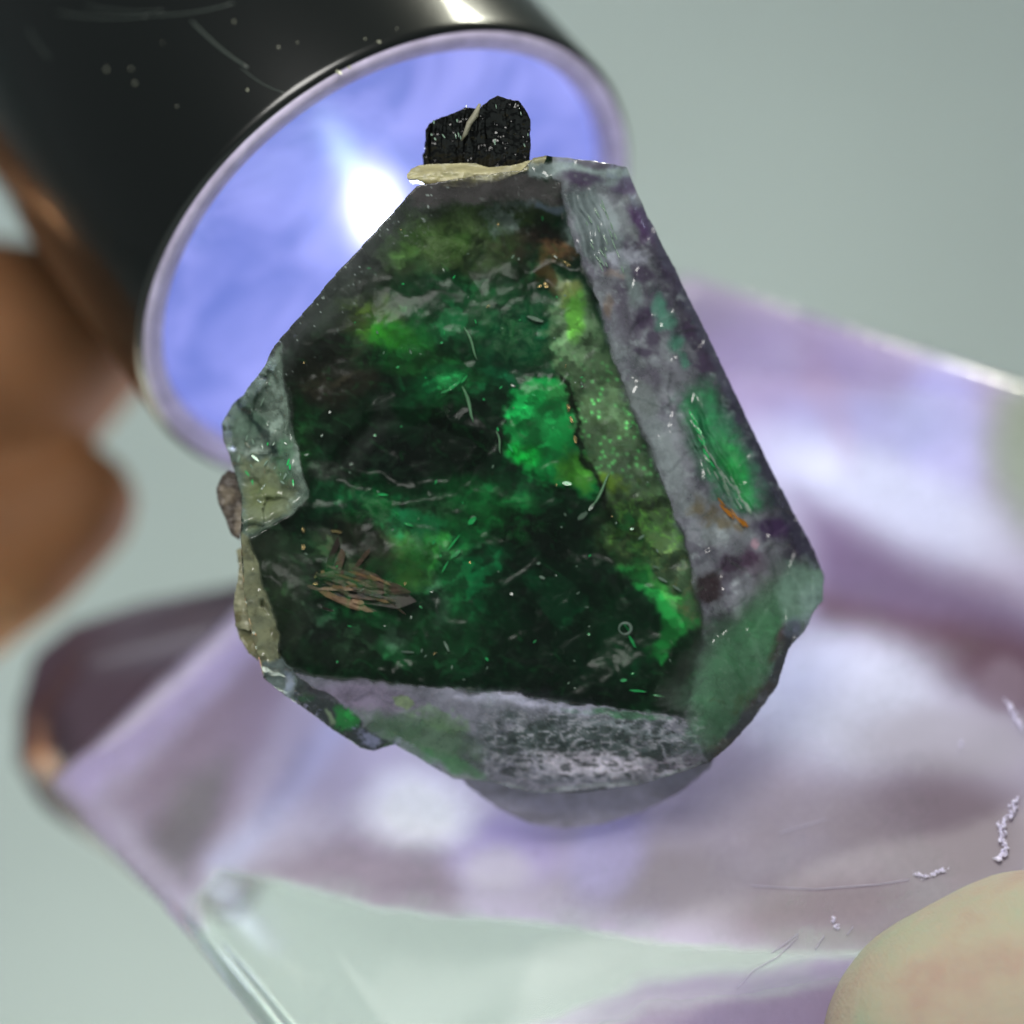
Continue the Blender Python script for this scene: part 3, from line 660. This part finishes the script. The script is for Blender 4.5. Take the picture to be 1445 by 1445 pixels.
# ---- the green heart, seen through the clear front face
def inset(P, k): 
    c = np.mean(P, 0); return [tuple(c + (np.array(p) - c) * k) for p in P]
HEART = inset(OUT, 0.965)
STEP_A = [(700, 560), (720, 640), (745, 665), (800, 692), (840, 715), (870, 760), (1100, 760), (1100, 300), (700, 300)]
BAND = [(770, 380), (812, 395), (845, 450), (872, 540), (905, 620), (950, 710), (1000, 830), (990, 880), (960, 840), (905, 790), (862, 760), (856, 700), (835, 655), (812, 610), (800, 560), (778, 480)]
def heart_y(x, y):
    wx = x + 14 * fbm(x, y, 60, 4, 121, .6); wy = y + 14 * fbm(x, y, 60, 4, 122, .6)
    f = cry_y(x, y, 0) * 0.8 + 0.13
    f = f + 0.03 * fbm(x, y, 170, 2, 123)
    d1, d2, v = cells(wx, wy, 130, 5); f = f + 0.05 * (v - .5) * np.clip((d2 - d1) * 3, 0, 1)
    d1, d2, v = cells(wx, wy, 44, 6); f = f + 0.014 * (v - .5) * np.clip((d2 - d1) * 3, 0, 1) + 0.002 * fbm(x, y, 14, 3, 124, .6)
    f = f - 0.025 * ss(22, -22, sdp(wx, wy, BAND))
    f = f + 0.05 * ss(14, -14, sdp(wx, wy, [(470, 660), (520, 590), (600, 585), (690, 630), (640, 690), (560, 700)]))
    f = f - 0.02 * ss(12, -12, sdp(wx, wy, [(728, 560), (762, 538), (795, 535), (806, 580), (832, 655), (846, 700), (800, 690), (745, 664), (716, 638), (714, 600)]))
    return f
def heart_paint(x, y):  # bright green patches are inner reflections and glow painted as colour
    p = Paint(x, y, (10, 54, 28), 1, warp=20, wsc=46, seed=2)
    B = p.blob
    B(520, 380, 130, 110, (58, 66, 52), .85, ang=-45, rough=.3); B(640, 335, 105, 62, (60, 96, 40), .95, rough=.2); B(640, 300, 80, 26, (84, 100, 66), .5)
    B(700, 380, 70, 70, (44, 52, 36), .8, rough=.4); B(455, 520, 70, 70, (34, 34, 26), .9, rough=.4); B(420, 620, 26, 70, (22, 62, 28), .9, rough=.3)
    B(520, 450, 50, 36, (74, 100, 30), .8, rough=.5); B(562, 470, 52, 30, (38, 124, 34), .9, rough=.45); B(600, 510, 60, 26, (30, 100, 40), .7, rough=.5)
    B(650, 430, 110, 60, (14, 78, 42), .8, rough=.4); B(740, 470, 60, 70, (10, 82, 48), .85, rough=.5); B(500, 545, 60, 26, (46, 42, 32), .8, rough=.5)
    B(640, 545, 60, 40, (14, 92, 48), .85, rough=.6); B(640, 540, 28, 14, (40, 170, 90), .7, rough=.8, rs=12)
    B(720, 520, 40, 60, (8, 60, 36), .7, rough=.5); B(680, 600, 60, 60, (8, 44, 24), .8, rough=.5)
    B(470, 605, 50, 26, (30, 52, 34), .7); B(560, 640, 105, 46, (3, 20, 10), .98, rough=.35); B(640, 620, 60, 50, (8, 26, 14), .9, rough=.4)
    p.line([(545, 585), (512, 625), (482, 672)], 34, (62, 70, 64), .8, f=14, rough=8); B(468, 670, 38, 16, (82, 88, 82), .7, rough=.4)
    p.poly([(728, 560), (762, 538), (795, 535), (806, 580), (815, 620), (832, 655), (846, 700), (800, 690), (745, 664), (716, 638), (714, 600)], (20, 142, 66), 9, .98, rough=12)
    B(745, 640, 34, 18, (16, 176, 62), .9, ang=28, rough=.3); B(770, 600, 30, 34, (34, 150, 76), .7, rough=.5); B(815, 665, 26, 24, (84, 160, 52), .8, rough=.5); B(790, 560, 26, 16, (60, 130, 70), .6, rough=.5)
    # lower left
    B(500, 715, 70, 30, (10, 66, 36), .9, rough=.5); B(520, 705, 40, 12, (20, 130, 72), .7, rough=.9, rs=14); B(500, 735, 26, 8, (4, 10, 6), .9); B(540, 720, 24, 22, (26, 140, 66), .6, rough=.8, rs=12)
    B(590, 745, 44, 24, (24, 120, 74), .8, rough=.7, rs=16); B(590, 790, 44, 40, (52, 96, 40), .8, rough=.5); B(620, 775, 40, 24, (40, 128, 50), .6, rough=.7, rs=14)
    B(500, 780, 70, 40, (48, 54, 38), .9, rough=.4); B(400, 800, 50, 80, (44, 62, 44), .8, rough=.4); B(395, 860, 26, 80, (28, 52, 26), .8, ang=-15)
    B(440, 830, 26, 50, (18, 24, 18), .8, rough=.4); B(700, 730, 60, 40, (12, 96, 40), .7, rough=.6); B(670, 700, 60, 30, (14, 76, 36), .7, rough=.6)
    B(670, 850, 70, 90, (6, 84, 44), .9, rough=.4); B(640, 830, 22, 60, (30, 110, 58), .6, rough=.5); B(780, 760, 90, 60, (4, 40, 20), .9, rough=.4)
    B(800, 860, 130, 110, (2, 40, 20), .98, rough=.3); B(780, 940, 130, 50, (3, 44, 24), .9, rough=.4); B(760, 760, 70, 50, (2, 30, 14), .9, rough=.4); B(560, 905, 150, 46, (20, 64, 34), .9, rough=.4)
    B(470, 910, 60, 40, (30, 44, 32), .8, rough=.5); B(560, 900, 26, 24, (58, 78, 66), .5, rough=.3); B(620, 850, 18, 50, (62, 92, 74), .5, rough=.3)
    B(440, 880, 40, 26, (50, 66, 56), .6, rough=.6); B(820, 980, 130, 24, (10, 26, 18), .8)
    p.poly([(876, 782), (905, 790), (940, 822), (985, 842), (996, 872), (962, 905), (936, 935), (915, 930), (940, 890), (925, 850), (895, 815)], (34, 134, 60), 6, .95, rough=9)
    p.line([(905, 800), (940, 832), (985, 850)], 8, (80, 176, 80), .7, f=4, rough=4)
    B(880, 905, 60, 60, (4, 56, 28), .8, rough=.3)
    # yellow green healed fracture band
    p.poly(BAND, (86, 114, 82), 13, .98, rough=14)
    bm_ = ss(4, -4, sdp(p.x, p.y, BAND))
    B(812, 440, 16, 44, (84, 148, 52), .9, ang=-5, rough=.5); B(800, 410, 22, 16, (120, 126, 74), .7, rough=.5)
    gr1, gr2, gv = cells(x, y, 7, 8)
    gm = bm_ * ss(190, 60, np.abs(y - 600) * 1.6)
    p.put(gm * ss(.55, .9, gv) * ss(.5, .2, gr1) * .8, (110, 216, 120)); p.put(gm * ss(.45, .1, gv) * .5, (64, 84, 52))  # brightest green grains are sparkles painted into the band
    B(900, 740, 60, 60, (58, 78, 40), .85, ang=30, rough=.3)
    u, v2 = rot(x, y, 20); st = ridged(u, v2, 12, 4, 131)
    p.put(bm_ * ss(680, 720, y) * ss(.3, .8, st) * .7, (92, 146, 62)); p.put(bm_ * ss(760, 800, y) * ss(.2, .7, st) * .6, (112, 104, 84))
    B(870, 680, 24, 16, (112, 150, 44), .8, rough=.7)
    p.line([(795, 540), (806, 580), (812, 620), (830, 655), (852, 692), (858, 740)], 9, (22, 26, 16), .9, f=3, rough=6)
    # rusty pocket at the top of the band
    B(775, 330, 40, 22, (28, 20, 14), .95, rough=.4); B(720, 345, 36, 30, (62, 52, 44), .6, rough=.7, rs=12); B(790, 352, 26, 20, (92, 68, 46), .9, rough=.6, rs=14); B(770, 385, 14, 28, (80, 64, 36), .85, rough=.6, rs=12)
    B(745, 300, 44, 14, (56, 76, 30), .9, rough=.4); B(765, 290, 36, 7, (120, 134, 152), .8, rough=.6); B(715, 310, 22, 22, (128, 144, 140), .7, ang=30, rough=.9, rs=8)
    B(765, 275, 44, 8, (30, 28, 34), .9)
    # paler outer zone under the edge faces, translucent green glow painted as colour
    df = sdp(p.x, p.y, FACE); om = ss(-4, 10, df) * np.maximum(ss(780, 810, x), ss(930, 960, y)); n3 = fbm(x, y, 70, 4, 310, .55)
    p.put(om, (104, 118, 118)); p.put(om * ss(0, .5, n3) * .8, (60, 48, 68)); p.put(om * ss(.05, .5, -n3) * .7, (126, 150, 142))
    for a_ in ((927, 432, 17, 24), (940, 456, 18, 18), (957, 488, 15, 18), (966, 512, 10, 14)): B(*a_, (96, 190, 152), .9, rough=.3)
    p.poly([(960, 560), (1000, 540), (1030, 590), (1075, 670), (1088, 712), (1052, 728), (1012, 700), (985, 640), (960, 600)], (46, 190, 104), 14, .95, rough=14)
    B(1045, 665, 18, 56, (50, 220, 96), .8, ang=-28, rough=.4); B(985, 590, 12, 34, (16, 100, 60), .8, ang=-25, rough=.5)
    p.poly([(1010, 885), (1105, 835), (1115, 900), (1060, 1010), (1010, 1050), (985, 985)], (84, 168, 108), 26, .9, rough=14); p.put(ss(.1, .5, fbm(x, y, 60, 3, 320)) * ss(960, 1000, x) * ss(850, 900, y) * .6, (36, 52, 44))
    B(1130, 845, 34, 40, (120, 170, 150), .8, rough=.4); B(600, 1045, 100, 40, (84, 150, 92), .9, ang=18, rough=.4)
    # fragments between the internal cracks differ in tone
    for sc_, an_, st_, am_, sd_ in ((70, 30, 1.7, .55, 11), (30, -35, 2.2, .5, 12), (14, 15, 1.8, .25, 13)):
        u, v2 = rot(p.x, p.y, an_); c1, c2, cv = cells(u, v2 * st_, sc_, sd_); mk = ss(-.25, .25, fbm(x, y, 80, 3, 300 + sd_))
        g = 1 + am_ * mk * (np.where(cv > .8, 1.6, cv * 1.3 - .75)); p.c = p.c * g[:, None]
        p.put(ss(.05, .0, c2 - c1) * mk * .12, (8, 30, 16))
    p.c = lin((1, 1, 1)) + p.c * (0.75 + .55 * ss(.01, .16, p.c.max(1)))[:, None]
    # fine feathery veils
    u, v2 = rot(x, y, 35); r = ridged(u, v2 * 2.2, 44, 5, 141)
    p.put(ss(.55, .9, r) * .22, (40, 130, 70)); u, v2 = rot(x, y, -40); r = ridged(u, v2 * 2.6, 60, 5, 142)
    p.put(ss(.55, .95, r) * .1, (90, 130, 100)); p.put(ss(.1, -.35, fbm(x, y, 34, 5, 143, .65)) * .45, (4, 14, 8))
    e1, e2, ev = cells(p.x, p.y, 46, 9); p.put(ss(.05, .0, e2 - e1) * .08, (70, 120, 84))
    return p.c, p.a
heart_mat = mineral('green_fluorite', 0.25, 0.18, 14, spec=0.15, vary=0.25, vscale=5, bdist=0.006)
solid('green_heart', HEART, heart_y, 0.4, 2.4, heart_mat, heart_paint, spc, back_in=0.14)

# ---- blurred rear tip below the bottom face
def chin_paint(x, y):
    p = Paint(x, y, (196, 190, 212), 1, warp=10, wsc=50, seed=5); p.put(ss(0, .5, fbm(x, y * 2.5, 40, 4, 151)) * .6, (150, 144, 158)); p.blob(960, 1100, 60, 30, (158, 154, 178), .7); return p.c, p.a
solid('rear_tip', [(600, 1040), (1020, 1020), (1004, 1082), (960, 1118), (905, 1146), (850, 1163), (795, 1169), (750, 1163), (705, 1142), (660, 1110)],
      lambda x, y: 0.34 + 0.12 * ss(1080, 1170, y) + 0.01 * fbm(x, y, 30, 3, 152), 0.3, 3, mineral('rear_fluorite', 0.35, 0.3, 14, vary=.2, vscale=12, transl=.35), chin_paint, spc, back_in=.2, label='smoky grey rear tip out of focus')

# ---- black crystal on its cream mica bed
def blk_relief(base, amp, seed):
    def f(x, y):
        xw = x + 3 * fbm(x, y, 30, 3, seed)
        colm = fbm(xw, y * 0.12, 10, 3, seed + 3, .55)
        return base + 0.0009 * (y - 190) + amp * colm + 0.016 * fbm(x, y, 22, 4, seed + 5, .6)
    return f
def flat_paint(col, col2=None, sc=20, seed=160, lo=0., hi=.5):
    def f(x, y):
        p = Paint(x, y, col, 1, 4, 20)
        if col2: p.put(ss(lo, hi, fbm(x, y, sc, 4, seed, .65)), col2)
        return p.c, p.a
    return f
black_m = mineral('black_crystal', 0.10, 0.35, 9, stretch=(3, 1, .4), spec=0.4, vary=0.5, vscale=20, bdist=.012)
solid('black_crystal', [(598, 239), (597, 218), (600, 214), (600, 184), (606, 174), (622, 166), (640, 160), (655, 152), (670, 152), (676, 160), (668, 178), (664, 200), (668, 239)], blk_relief(0.06, .016, 161), .22, 1.1, black_m, flat_paint((14, 15, 15)), spc, back_in=.1, edge=2, label='shorter striated black crystal on the left')
solid('black_crystal', [(656, 240), (655, 206), (660, 186), (670, 165), (680, 148), (690, 140), (702, 134), (716, 140), (732, 143), (744, 158), (749, 168), (748, 190), (750, 205), (747, 236)], blk_relief(0.02, .016, 171), .26, 1.1, black_m, flat_paint((12, 13, 13)), spc, back_in=.1, edge=2, label='taller rounded black crystal on the right')
tube('mica_seam', [W(677, 147, .0), W(671, 162, -.01), (W(662, 174, -.01)), W(657, 188, -.01), W(651, 198, .02)], [.006, .014, .012, .010, .003], simple('seam', (140, 138, 120), .5, bump=.6, bscale=60), spc)
mica_m = mineral('cream_mica', 0.35, 0.6, 26, stretch=(1, 1, 3), vary=.25, vscale=14, coat=.3, transl=.2)
def mica_paint(x, y):
    p = Paint(x, y, (190, 184, 142), 1, 4, 20); p.put(ss(248, 262, y + 3 * fbm(x, y, 14, 3, 181)), (130, 122, 78)); p.put(ss(.2, .6, fbm(x, y, 10, 4, 182)) * .5, (214, 212, 190)); return p.c, p.a
solid('mica_bed', [(576, 254), (574, 246), (580, 238), (592, 233), (640, 230), (672, 231), (690, 236), (720, 234), (750, 226), (772, 222), (768, 232), (735, 242), (700, 258), (668, 264), (640, 264), (616, 262), (600, 262), (594, 254), (584, 252)], lambda x, y: -0.02 + 0.014 * fbm(x, y * 2, 24, 4, 183, .6) + .04 * ss(245, 232, y), .30, 1.3, mica_m, mica_paint, spc, back_in=.05, edge=1.5)
# ---- left flank: brown lump and mica flakes
solid('brown_lump', [(322, 664), (312, 672), (305, 690), (308, 712), (318, 735), (326, 755), (338, 762), (346, 740), (345, 690), (336, 668)], lambda x, y: .22 + .0 * x + .02 * fbm(x, y, 16, 4, 191), .2, 1.6, mineral('brown_crust', .5, .5, 20, vary=.3), flat_paint((74, 66, 60), (112, 102, 88)), spc, back_in=.2, edge=2)
flake_cols = [((150, 150, 122), (112, 108, 78)), ((128, 126, 92), (168, 166, 138)), ((160, 158, 134), (104, 100, 72))]
for i, P in enumerate(([(338, 790), (352, 800), (362, 835), (366, 880), (352, 892), (332, 884), (330, 850), (336, 820)],
                       [(332, 880), (366, 872), (378, 905), (364, 934), (352, 922), (338, 902)],
                       [(362, 872), (384, 862), (402, 905), (398, 938), (372, 944), (360, 912)],
                       [(334, 775), (344, 770), (350, 800), (338, 812)])):
    a = flake_cols[i % 3]
    solid('mica_flake', P, (lambda k: lambda x, y: .10 + .03 * k + .020 * fbm(x, y, 18, 4, 195 + k, .6) + .0006 * (370 - x))(i), .12, 1.5, mica_m, flat_paint(a[0], a[1], 14, 200 + i), spc, back_in=.1, edge=2)

# ---- inclusions
def heart_at(px, py, lift=0.01):
    y = float(heart_y(np.array([float(px)]), np.array([float(py)]))[0]) - lift; return W(px, py, y)
def shell_at(px, py, lift=0.003):
    y = float(cry_y(np.array([float(px)]), np.array([float(py)]))[0]) - lift; return W(px, py, y)
need = simple('pale_needle', (120, 170, 130), .25, bump=.4, bscale=60, coat=.5)
for a, b, r in (((655, 462), (675, 508), .005), ((652, 545), (670, 596), .007), ((700, 608), (708, 640), .004), ((835, 715), (862, 668), .006)):
    pts = [heart_at(a[0] + (b[0] - a[0]) * t + 2 * math.sin(5 * t), a[1] + (b[1] - a[1]) * t, .02) for t in np.linspace(0, 1, 7)]
    ym = sum(p.y for p in pts) / 7
    pts = [Vector((p.x, ym, p.z)) for p in pts]
    tube('needle_inclusion', pts, [r * s for s in (.3, .7, 1, 1, .9, .7, .3)], need, spc)
# gas bubble: a pale torus stands in for its lit rim
import bmesh
def torus(c, R, r, m, name):
    vs = []; fs = []; n = 40; k2 = 10
    for i in range(n):
        a = 2 * math.pi * i / n; rr = r * (1 + .4 * math.sin(a + 1))
        for j in range(k2):
            b = 2 * math.pi * j / k2; vs.append((c.x + (R + rr * math.cos(b)) * math.cos(a), c.y + rr * math.sin(b), c.z + (R + rr * math.cos(b)) * math.sin(a) * .92))
    for i in range(n):
        for j in range(k2): fs.append((i * k2 + j, ((i + 1) % n) * k2 + j, ((i + 1) % n) * k2 + (j + 1) % k2, i * k2 + (j + 1) % k2))
    me = bpy.data.meshes.new(name); me.from_pydata(vs, [], fs); return link(name, me, m, spc, None, None, True)
torus(heart_at(882, 887, .05), .026, .005, simple('bubble_rim', (128, 150, 138), .2), 'bubble_ring')
# brown striated inclusion: stacked splinters
def splinter(cx, cy, ln, wd, ang, m, th=.02, lift=.03, name='brown_splinter'):
    c = heart_at(cx, cy, lift); a = math.radians(-ang); l = ln * PX / 2; w_ = wd * PX / 2
    R = Matrix.Rotation(a, 3, 'Y') if False else None
    ux, uz = math.cos(a), math.sin(a)
    J = lambda: rnd.uniform(.75, 1.2)
    pts = [(-l * J(), -w_ * .5), (-l * .6, -w_ * J()), (l * .7 * J(), -w_ * .8), (l * J(), 0), (l * .6, w_ * J()), (-l * .8 * J(), w_ * .8)]
    tilt = rnd.uniform(-.5, .5); vs = []
    for dy in (0, th):
        for (u, v) in pts: vs.append((c.x + u * ux - v * uz, c.y + dy + v * tilt, c.z + u * uz + v * ux))
    n = len(pts); fs = [tuple(range(n)), tuple(range(n, 2 * n))[::-1]] + [(i, i + n, (i + 1) % n + n, (i + 1) % n) for i in range(n)]
    me = bpy.data.meshes.new(name); me.from_pydata(vs, [], fs); return link(name, me, m, spc)
bm1 = simple('brown_flake', (98, 78, 66), .4, bump=.6, bscale=30, vary=.4, vscale=20, stretch=(1, 1, 4)); bm2 = simple('tan_flake', (150, 116, 84), .4, bump=.5, bscale=30, vary=.4, vscale=20); bm3 = simple('dark_flake', (52, 40, 36), .4, vary=.3, vscale=20)
for cx, cy, ln, wd, ang, m_, li in ((520, 832, 130, 40, 14, bm3, .0), (500, 822, 90, 16, 18, bm1, .03), (535, 828, 80, 18, 10, bm1, .035), (478, 846, 60, 9, 28, bm2, .045), (545, 845, 70, 16, 8, bm1, .03), (498, 852, 56, 9, 22, bm2, .05), (490, 812, 60, 8, 30, bm1, .045), (560, 838, 40, 12, 4, bm3, .045), (515, 808, 50, 8, 20, bm1, .05), (478, 800, 50, 12, 105, bm1, .03), (470, 780, 44, 9, 112, bm3, .03), (510, 790, 40, 6, 130, bm1, .03), (505, 848, 20, 9, 24, bm2, .06), (460, 815, 26, 6, 60, bm2, .04)):
    splinter(cx, cy, ln, wd, ang, m_, .008, li * .6 + .008)
for i in range(34):
    splinter(505 + rnd.gauss(0, 30), 832 + rnd.gauss(0, 11), rnd.uniform(14, 52), rnd.uniform(2.5, 6), rnd.choice([12, 18, 24, 8, 30]) + rnd.uniform(-8, 8), rnd.choice([bm1, bm1, bm2, bm3]), .006, rnd.uniform(.03, .055))
# shiny cleavage slivers; emerald ones also stand in for bright green highlights
def shard_mat(nm, c, e=0): return simple(nm, c, .08, .0, 1.0, bump=.4, bscale=60, coat=1)
gold = simple('gold_fleck', (196, 172, 120), .18, .8, bump=1.0, bscale=80); emer = shard_mat('emerald_sliver', (40, 190, 100)); whit = shard_mat('clear_sliver', (120, 145, 128)); oran = simple('amber_sliver', (150, 96, 14), .15, 0, 1, coat=1)
def sliver(cx, cy, ln, wd, ang, m, at=heart_at, lift=.02, name='bright_sliver'):
    c = at(cx, cy, lift); a = math.radians(-ang); l = ln * PX / 2; w_ = wd * PX / 2; ux, uz = math.cos(a), math.sin(a)
    tx, tz = rnd.uniform(-.9, .9), rnd.uniform(-.9, .9)
    pts = [(-l, -w_ * .3), (-l * .2, -w_), (l * .8, -w_ * .5), (l, w_ * .4), (l * .1, w_), (-l * .7, w_ * .6)]; th = .004; vs = []
    for dy in (0, th):
        for (u, v) in pts: vs.append((c.x + u * ux - v * uz, c.y + dy + v * tx * .6 + u * tz * .2, c.z + u * uz + v * ux))
    n = len(pts); fs = [tuple(range(n)), tuple(range(n, 2 * n))[::-1]] + [(i, i + n, (i + 1) % n + n, (i + 1) % n) for i in range(n)]
    me = bpy.data.meshes.new(name); me.from_pydata(vs, [], fs); return link(name, me, m, spc)
for a in ((475, 750, 18, 5, 10), (802, 575, 12, 5, 80), (806, 592, 10, 4, 70), (812, 620, 12, 5, 80), (770, 402, 10, 7, 60), (762, 404, 6, 4, 0), (428, 748, 8, 5, 80), (428, 772, 8, 5, 80), (446, 812, 10, 4, 120), (800, 372, 14, 5, 40), (783, 362, 10, 4, 70), (445, 824, 8, 3, 0)): sliver(*a, gold)
for a in ((643, 782, 18, 6, -35), (640, 545, 24, 5, -35), (628, 552, 14, 4, -20), (655, 535, 14, 4, -50), (666, 735, 16, 8, -40), (612, 765, 8, 5, -60), (800, 682, 14, 6, 10), (720, 632, 14, 4, 60), (540, 698, 16, 4, 5), (560, 725, 8, 3, 60), (892, 905, 22, 4, 62), (884, 885, 14, 3, 55), (628, 800, 20, 3, -60), (640, 766, 30, 3, -52), (576, 740, 14, 4, 20), (880, 960, 10, 5, 0), (687, 930, 6, 4, 60), (900, 975, 26, 3, 7), (930, 982, 18, 3, 10)): sliver(*a, emer)
for a in ((755, 450, 26, 6, 20), (822, 728, 18, 8, -35), (835, 715, 14, 5, -50), (630, 912, 18, 4, 65), (668, 730, 8, 5, 0), (575, 920, 20, 3, 4), (760, 795, 6, 4, 0), (765, 815, 9, 4, 30), (905, 758, 12, 4, -30), (925, 800, 10, 3, 20), (935, 818, 16, 4, 30), (955, 830, 16, 4, 35), (990, 830, 22, 5, -35)): sliver(*a, whit)
for i in range(130):
    t = rnd.random(); px = rnd.uniform(420, 970); py = rnd.uniform(300, 980)
    if sdp(np.array([px]), np.array([py]), FACE)[0] > -8: continue
    sliver(px, py, rnd.uniform(2.5, 7), rnd.uniform(1.5, 3.2), rnd.uniform(0, 180), rnd.choice([emer, whit, whit, gold if rnd.random() < .3 else emer]), lift=rnd.uniform(.005, .06), name='mineral_speck')
for i in range(26):
    t = i / 26; sliver(1003 + t * 52 + rnd.uniform(-9, 9), 650 + t * 70 + rnd.uniform(-10, 10), rnd.uniform(10, 26), 2.2, 58 + rnd.uniform(-8, 8), whit, shell_at, .006, 'cleavage_sliver')
for i in range(14):
    sliver(1018 + i * 2.6, 712 + i * 2.0 + rnd.uniform(-5, 5), rnd.uniform(14, 26), 2.6, 52 + rnd.uniform(-6, 6), oran, shell_at, .009, 'amber_sliver')
for i in range(22):
    sliver(975 + i * 1.3 + rnd.uniform(-4, 4), 585 + i * 3.2, rnd.uniform(10, 22), 2, 60 + rnd.uniform(-10, 10), rnd.choice([emer, whit]), shell_at, .006, 'cleavage_sliver')
for i in range(26):
    sliver(838 + rnd.uniform(-16, 22) + i * .8, 290 + i * 3.6, rnd.uniform(6, 20), 2.2, 65 + rnd.uniform(-14, 14), whit, shell_at, .006, 'cleavage_sliver')
for i in range(38):
    px = rnd.uniform(325, 430); py = rnd.uniform(520, 730)
    if sdp(np.array([px]), np.array([py]), [(385, 500), (325, 590), (345, 700), (350, 740), (425, 700), (405, 600)])[0] > 0: continue
    sliver(px, py, rnd.uniform(5, 16), rnd.uniform(1.6, 3.5), rnd.uniform(20, 130), rnd.choice([whit, whit, emer]), shell_at, .006, 'cleavage_sliver')

# ---- healed fractures: thin curved veils hanging at different depths inside the clear stone
def veil_mat(nm, col, dens, sc):
    m, nt, N, L = mat(nm)
    tc = N('ShaderNodeTexCoord'); n1 = N('ShaderNodeTexNoise'); inp(n1, 'Scale', sc); inp(n1, 'Detail', 9); inp(n1, 'Roughness', 0.72); inp(n1, 'Distortion', .6); L(tc.outputs['Object'], n1.inputs['Vector'])
    at = N('ShaderNodeAttribute'); at.attribute_name = 'tint'
    mr = N('ShaderNodeMapRange'); inp(mr, 'From Min', 0.44); inp(mr, 'From Max', 0.66); inp(mr, 'To Min', 0.0); inp(mr, 'To Max', dens); L(n1.outputs[0], mr.inputs[0])
    mm = N('ShaderNodeMath'); mm.operation = 'MULTIPLY'; L(mr.outputs[0], mm.inputs[0]); L(at.outputs['Alpha'], mm.inputs[1])
    pb = N('ShaderNodeBsdfPrincipled'); inp(pb, 'Base Color', (*lin(col), 1)); inp(pb, 'Roughness', .25); inp(pb, 'Specular IOR Level', .3)
    bp = N('ShaderNodeBump'); inp(bp, 'Strength', .5); inp(bp, 'Distance', .01); L(n1.outputs[0], bp.inputs['Height']); L(bp.outputs[0], pb.inputs['Normal'])
    tp = N('ShaderNodeBsdfTransparent'); ms = N('ShaderNodeMixShader'); L(mm.outputs[0], ms.inputs[0]); L(tp.outputs[0], ms.inputs[1]); L(pb.outputs[0], ms.inputs[2])
    out = N('ShaderNodeOutputMaterial'); L(ms.outputs[0], out.inputs[0]); return m
vm = {'g': veil_mat('green_veil', (24, 140, 62), .5, 12), 'w': veil_mat('pale_veil', (140, 160, 140), .35, 14), 'd': veil_mat('dark_veil', (10, 30, 18), .95, 6), 'y': veil_mat('olive_veil', (92, 126, 66), .8, 8)}
def veil(cx, cy, rx, ry, ang, kind, lift, tilt=.3):
    n = 26; vs = []; al = []; fs = []; a = math.radians(-ang); c = heart_at(cx, cy, lift); cu = rnd.uniform(-.5, .5); t2 = rnd.uniform(-tilt, tilt); t1 = rnd.uniform(-tilt, tilt)
    for i in range(n):
        for j in range(n):
            u = (i / (n - 1) * 2 - 1); v = (j / (n - 1) * 2 - 1); U = u * rx * PX; Vv = v * ry * PX
            dy = t1 * U + t2 * Vv + cu * (U * U) + .01 * math.sin(7 * u + 3 * v)
            vs.append((c.x + U * math.cos(a) - Vv * math.sin(a), c.y + max(-lift * .8, min(lift * .9, dy * .5)), c.z + U * math.sin(a) + Vv * math.cos(a)))
            al.append(max(0, 1 - (u * u + v * v) ** 1.0))
    for i in range(n - 1):
        for j in range(n - 1): fs.append((i * n + j, (i + 1) * n + j, (i + 1) * n + j + 1, i * n + j + 1))
    me = bpy.data.meshes.new('fracture_veil'); me.from_pydata(vs, [], fs)
    al = np.array(al); set_cols(me, np.ones((len(al), 3)), al)
    return link('fracture_veil', me, vm[kind], spc, smooth=True)
for v_ in ((640, 340, 100, 60, 10, 'y', .06), (560, 480, 90, 40, -20, 'g', .05), (640, 540, 70, 40, -35, 'g', .06), (720, 460, 80, 60, 30, 'g', .05),
           (520, 710, 90, 34, 8, 'g', .05), (600, 770, 80, 60, -50, 'g', .06), (690, 720, 90, 50, 20, 'g', .05),            (870, 620, 40, 120, -24, 'w', .03),
           (500, 825, 90, 50, 10, 'g', .10), (900, 760, 50, 60, -25, 'g', .04)):
    veil(*v_)

for cx, cy, l_, w2, an in ((612, 172, 6, 3, 80), (609, 190, 4, 3, 70), (614, 196, 5, 3, 60), (645, 170, 5, 3, 90), (647, 190, 8, 2, 80), (643, 192, 8, 2, 80), (650, 194, 6, 2, 85), (626, 192, 8, 2, 55), (700, 150, 7, 1.6, 80), (732, 150, 8, 1.6, 75), (698, 200, 9, 3, 85), (745, 190, 5, 2, 90), (740, 205, 6, 2, 70), (658, 150, 4, 2, 90), (735, 160, 6, 1.5, 80), (724, 148, 6, 1.5, 90)):
    c = W(cx, cy, -.03); 
    sliver(cx, cy, l_, w2, an, whit, lambda a, b, l: W(a, b, -.02), 0, 'added_glint')  # pale slivers added to stand for glints on the black crystal
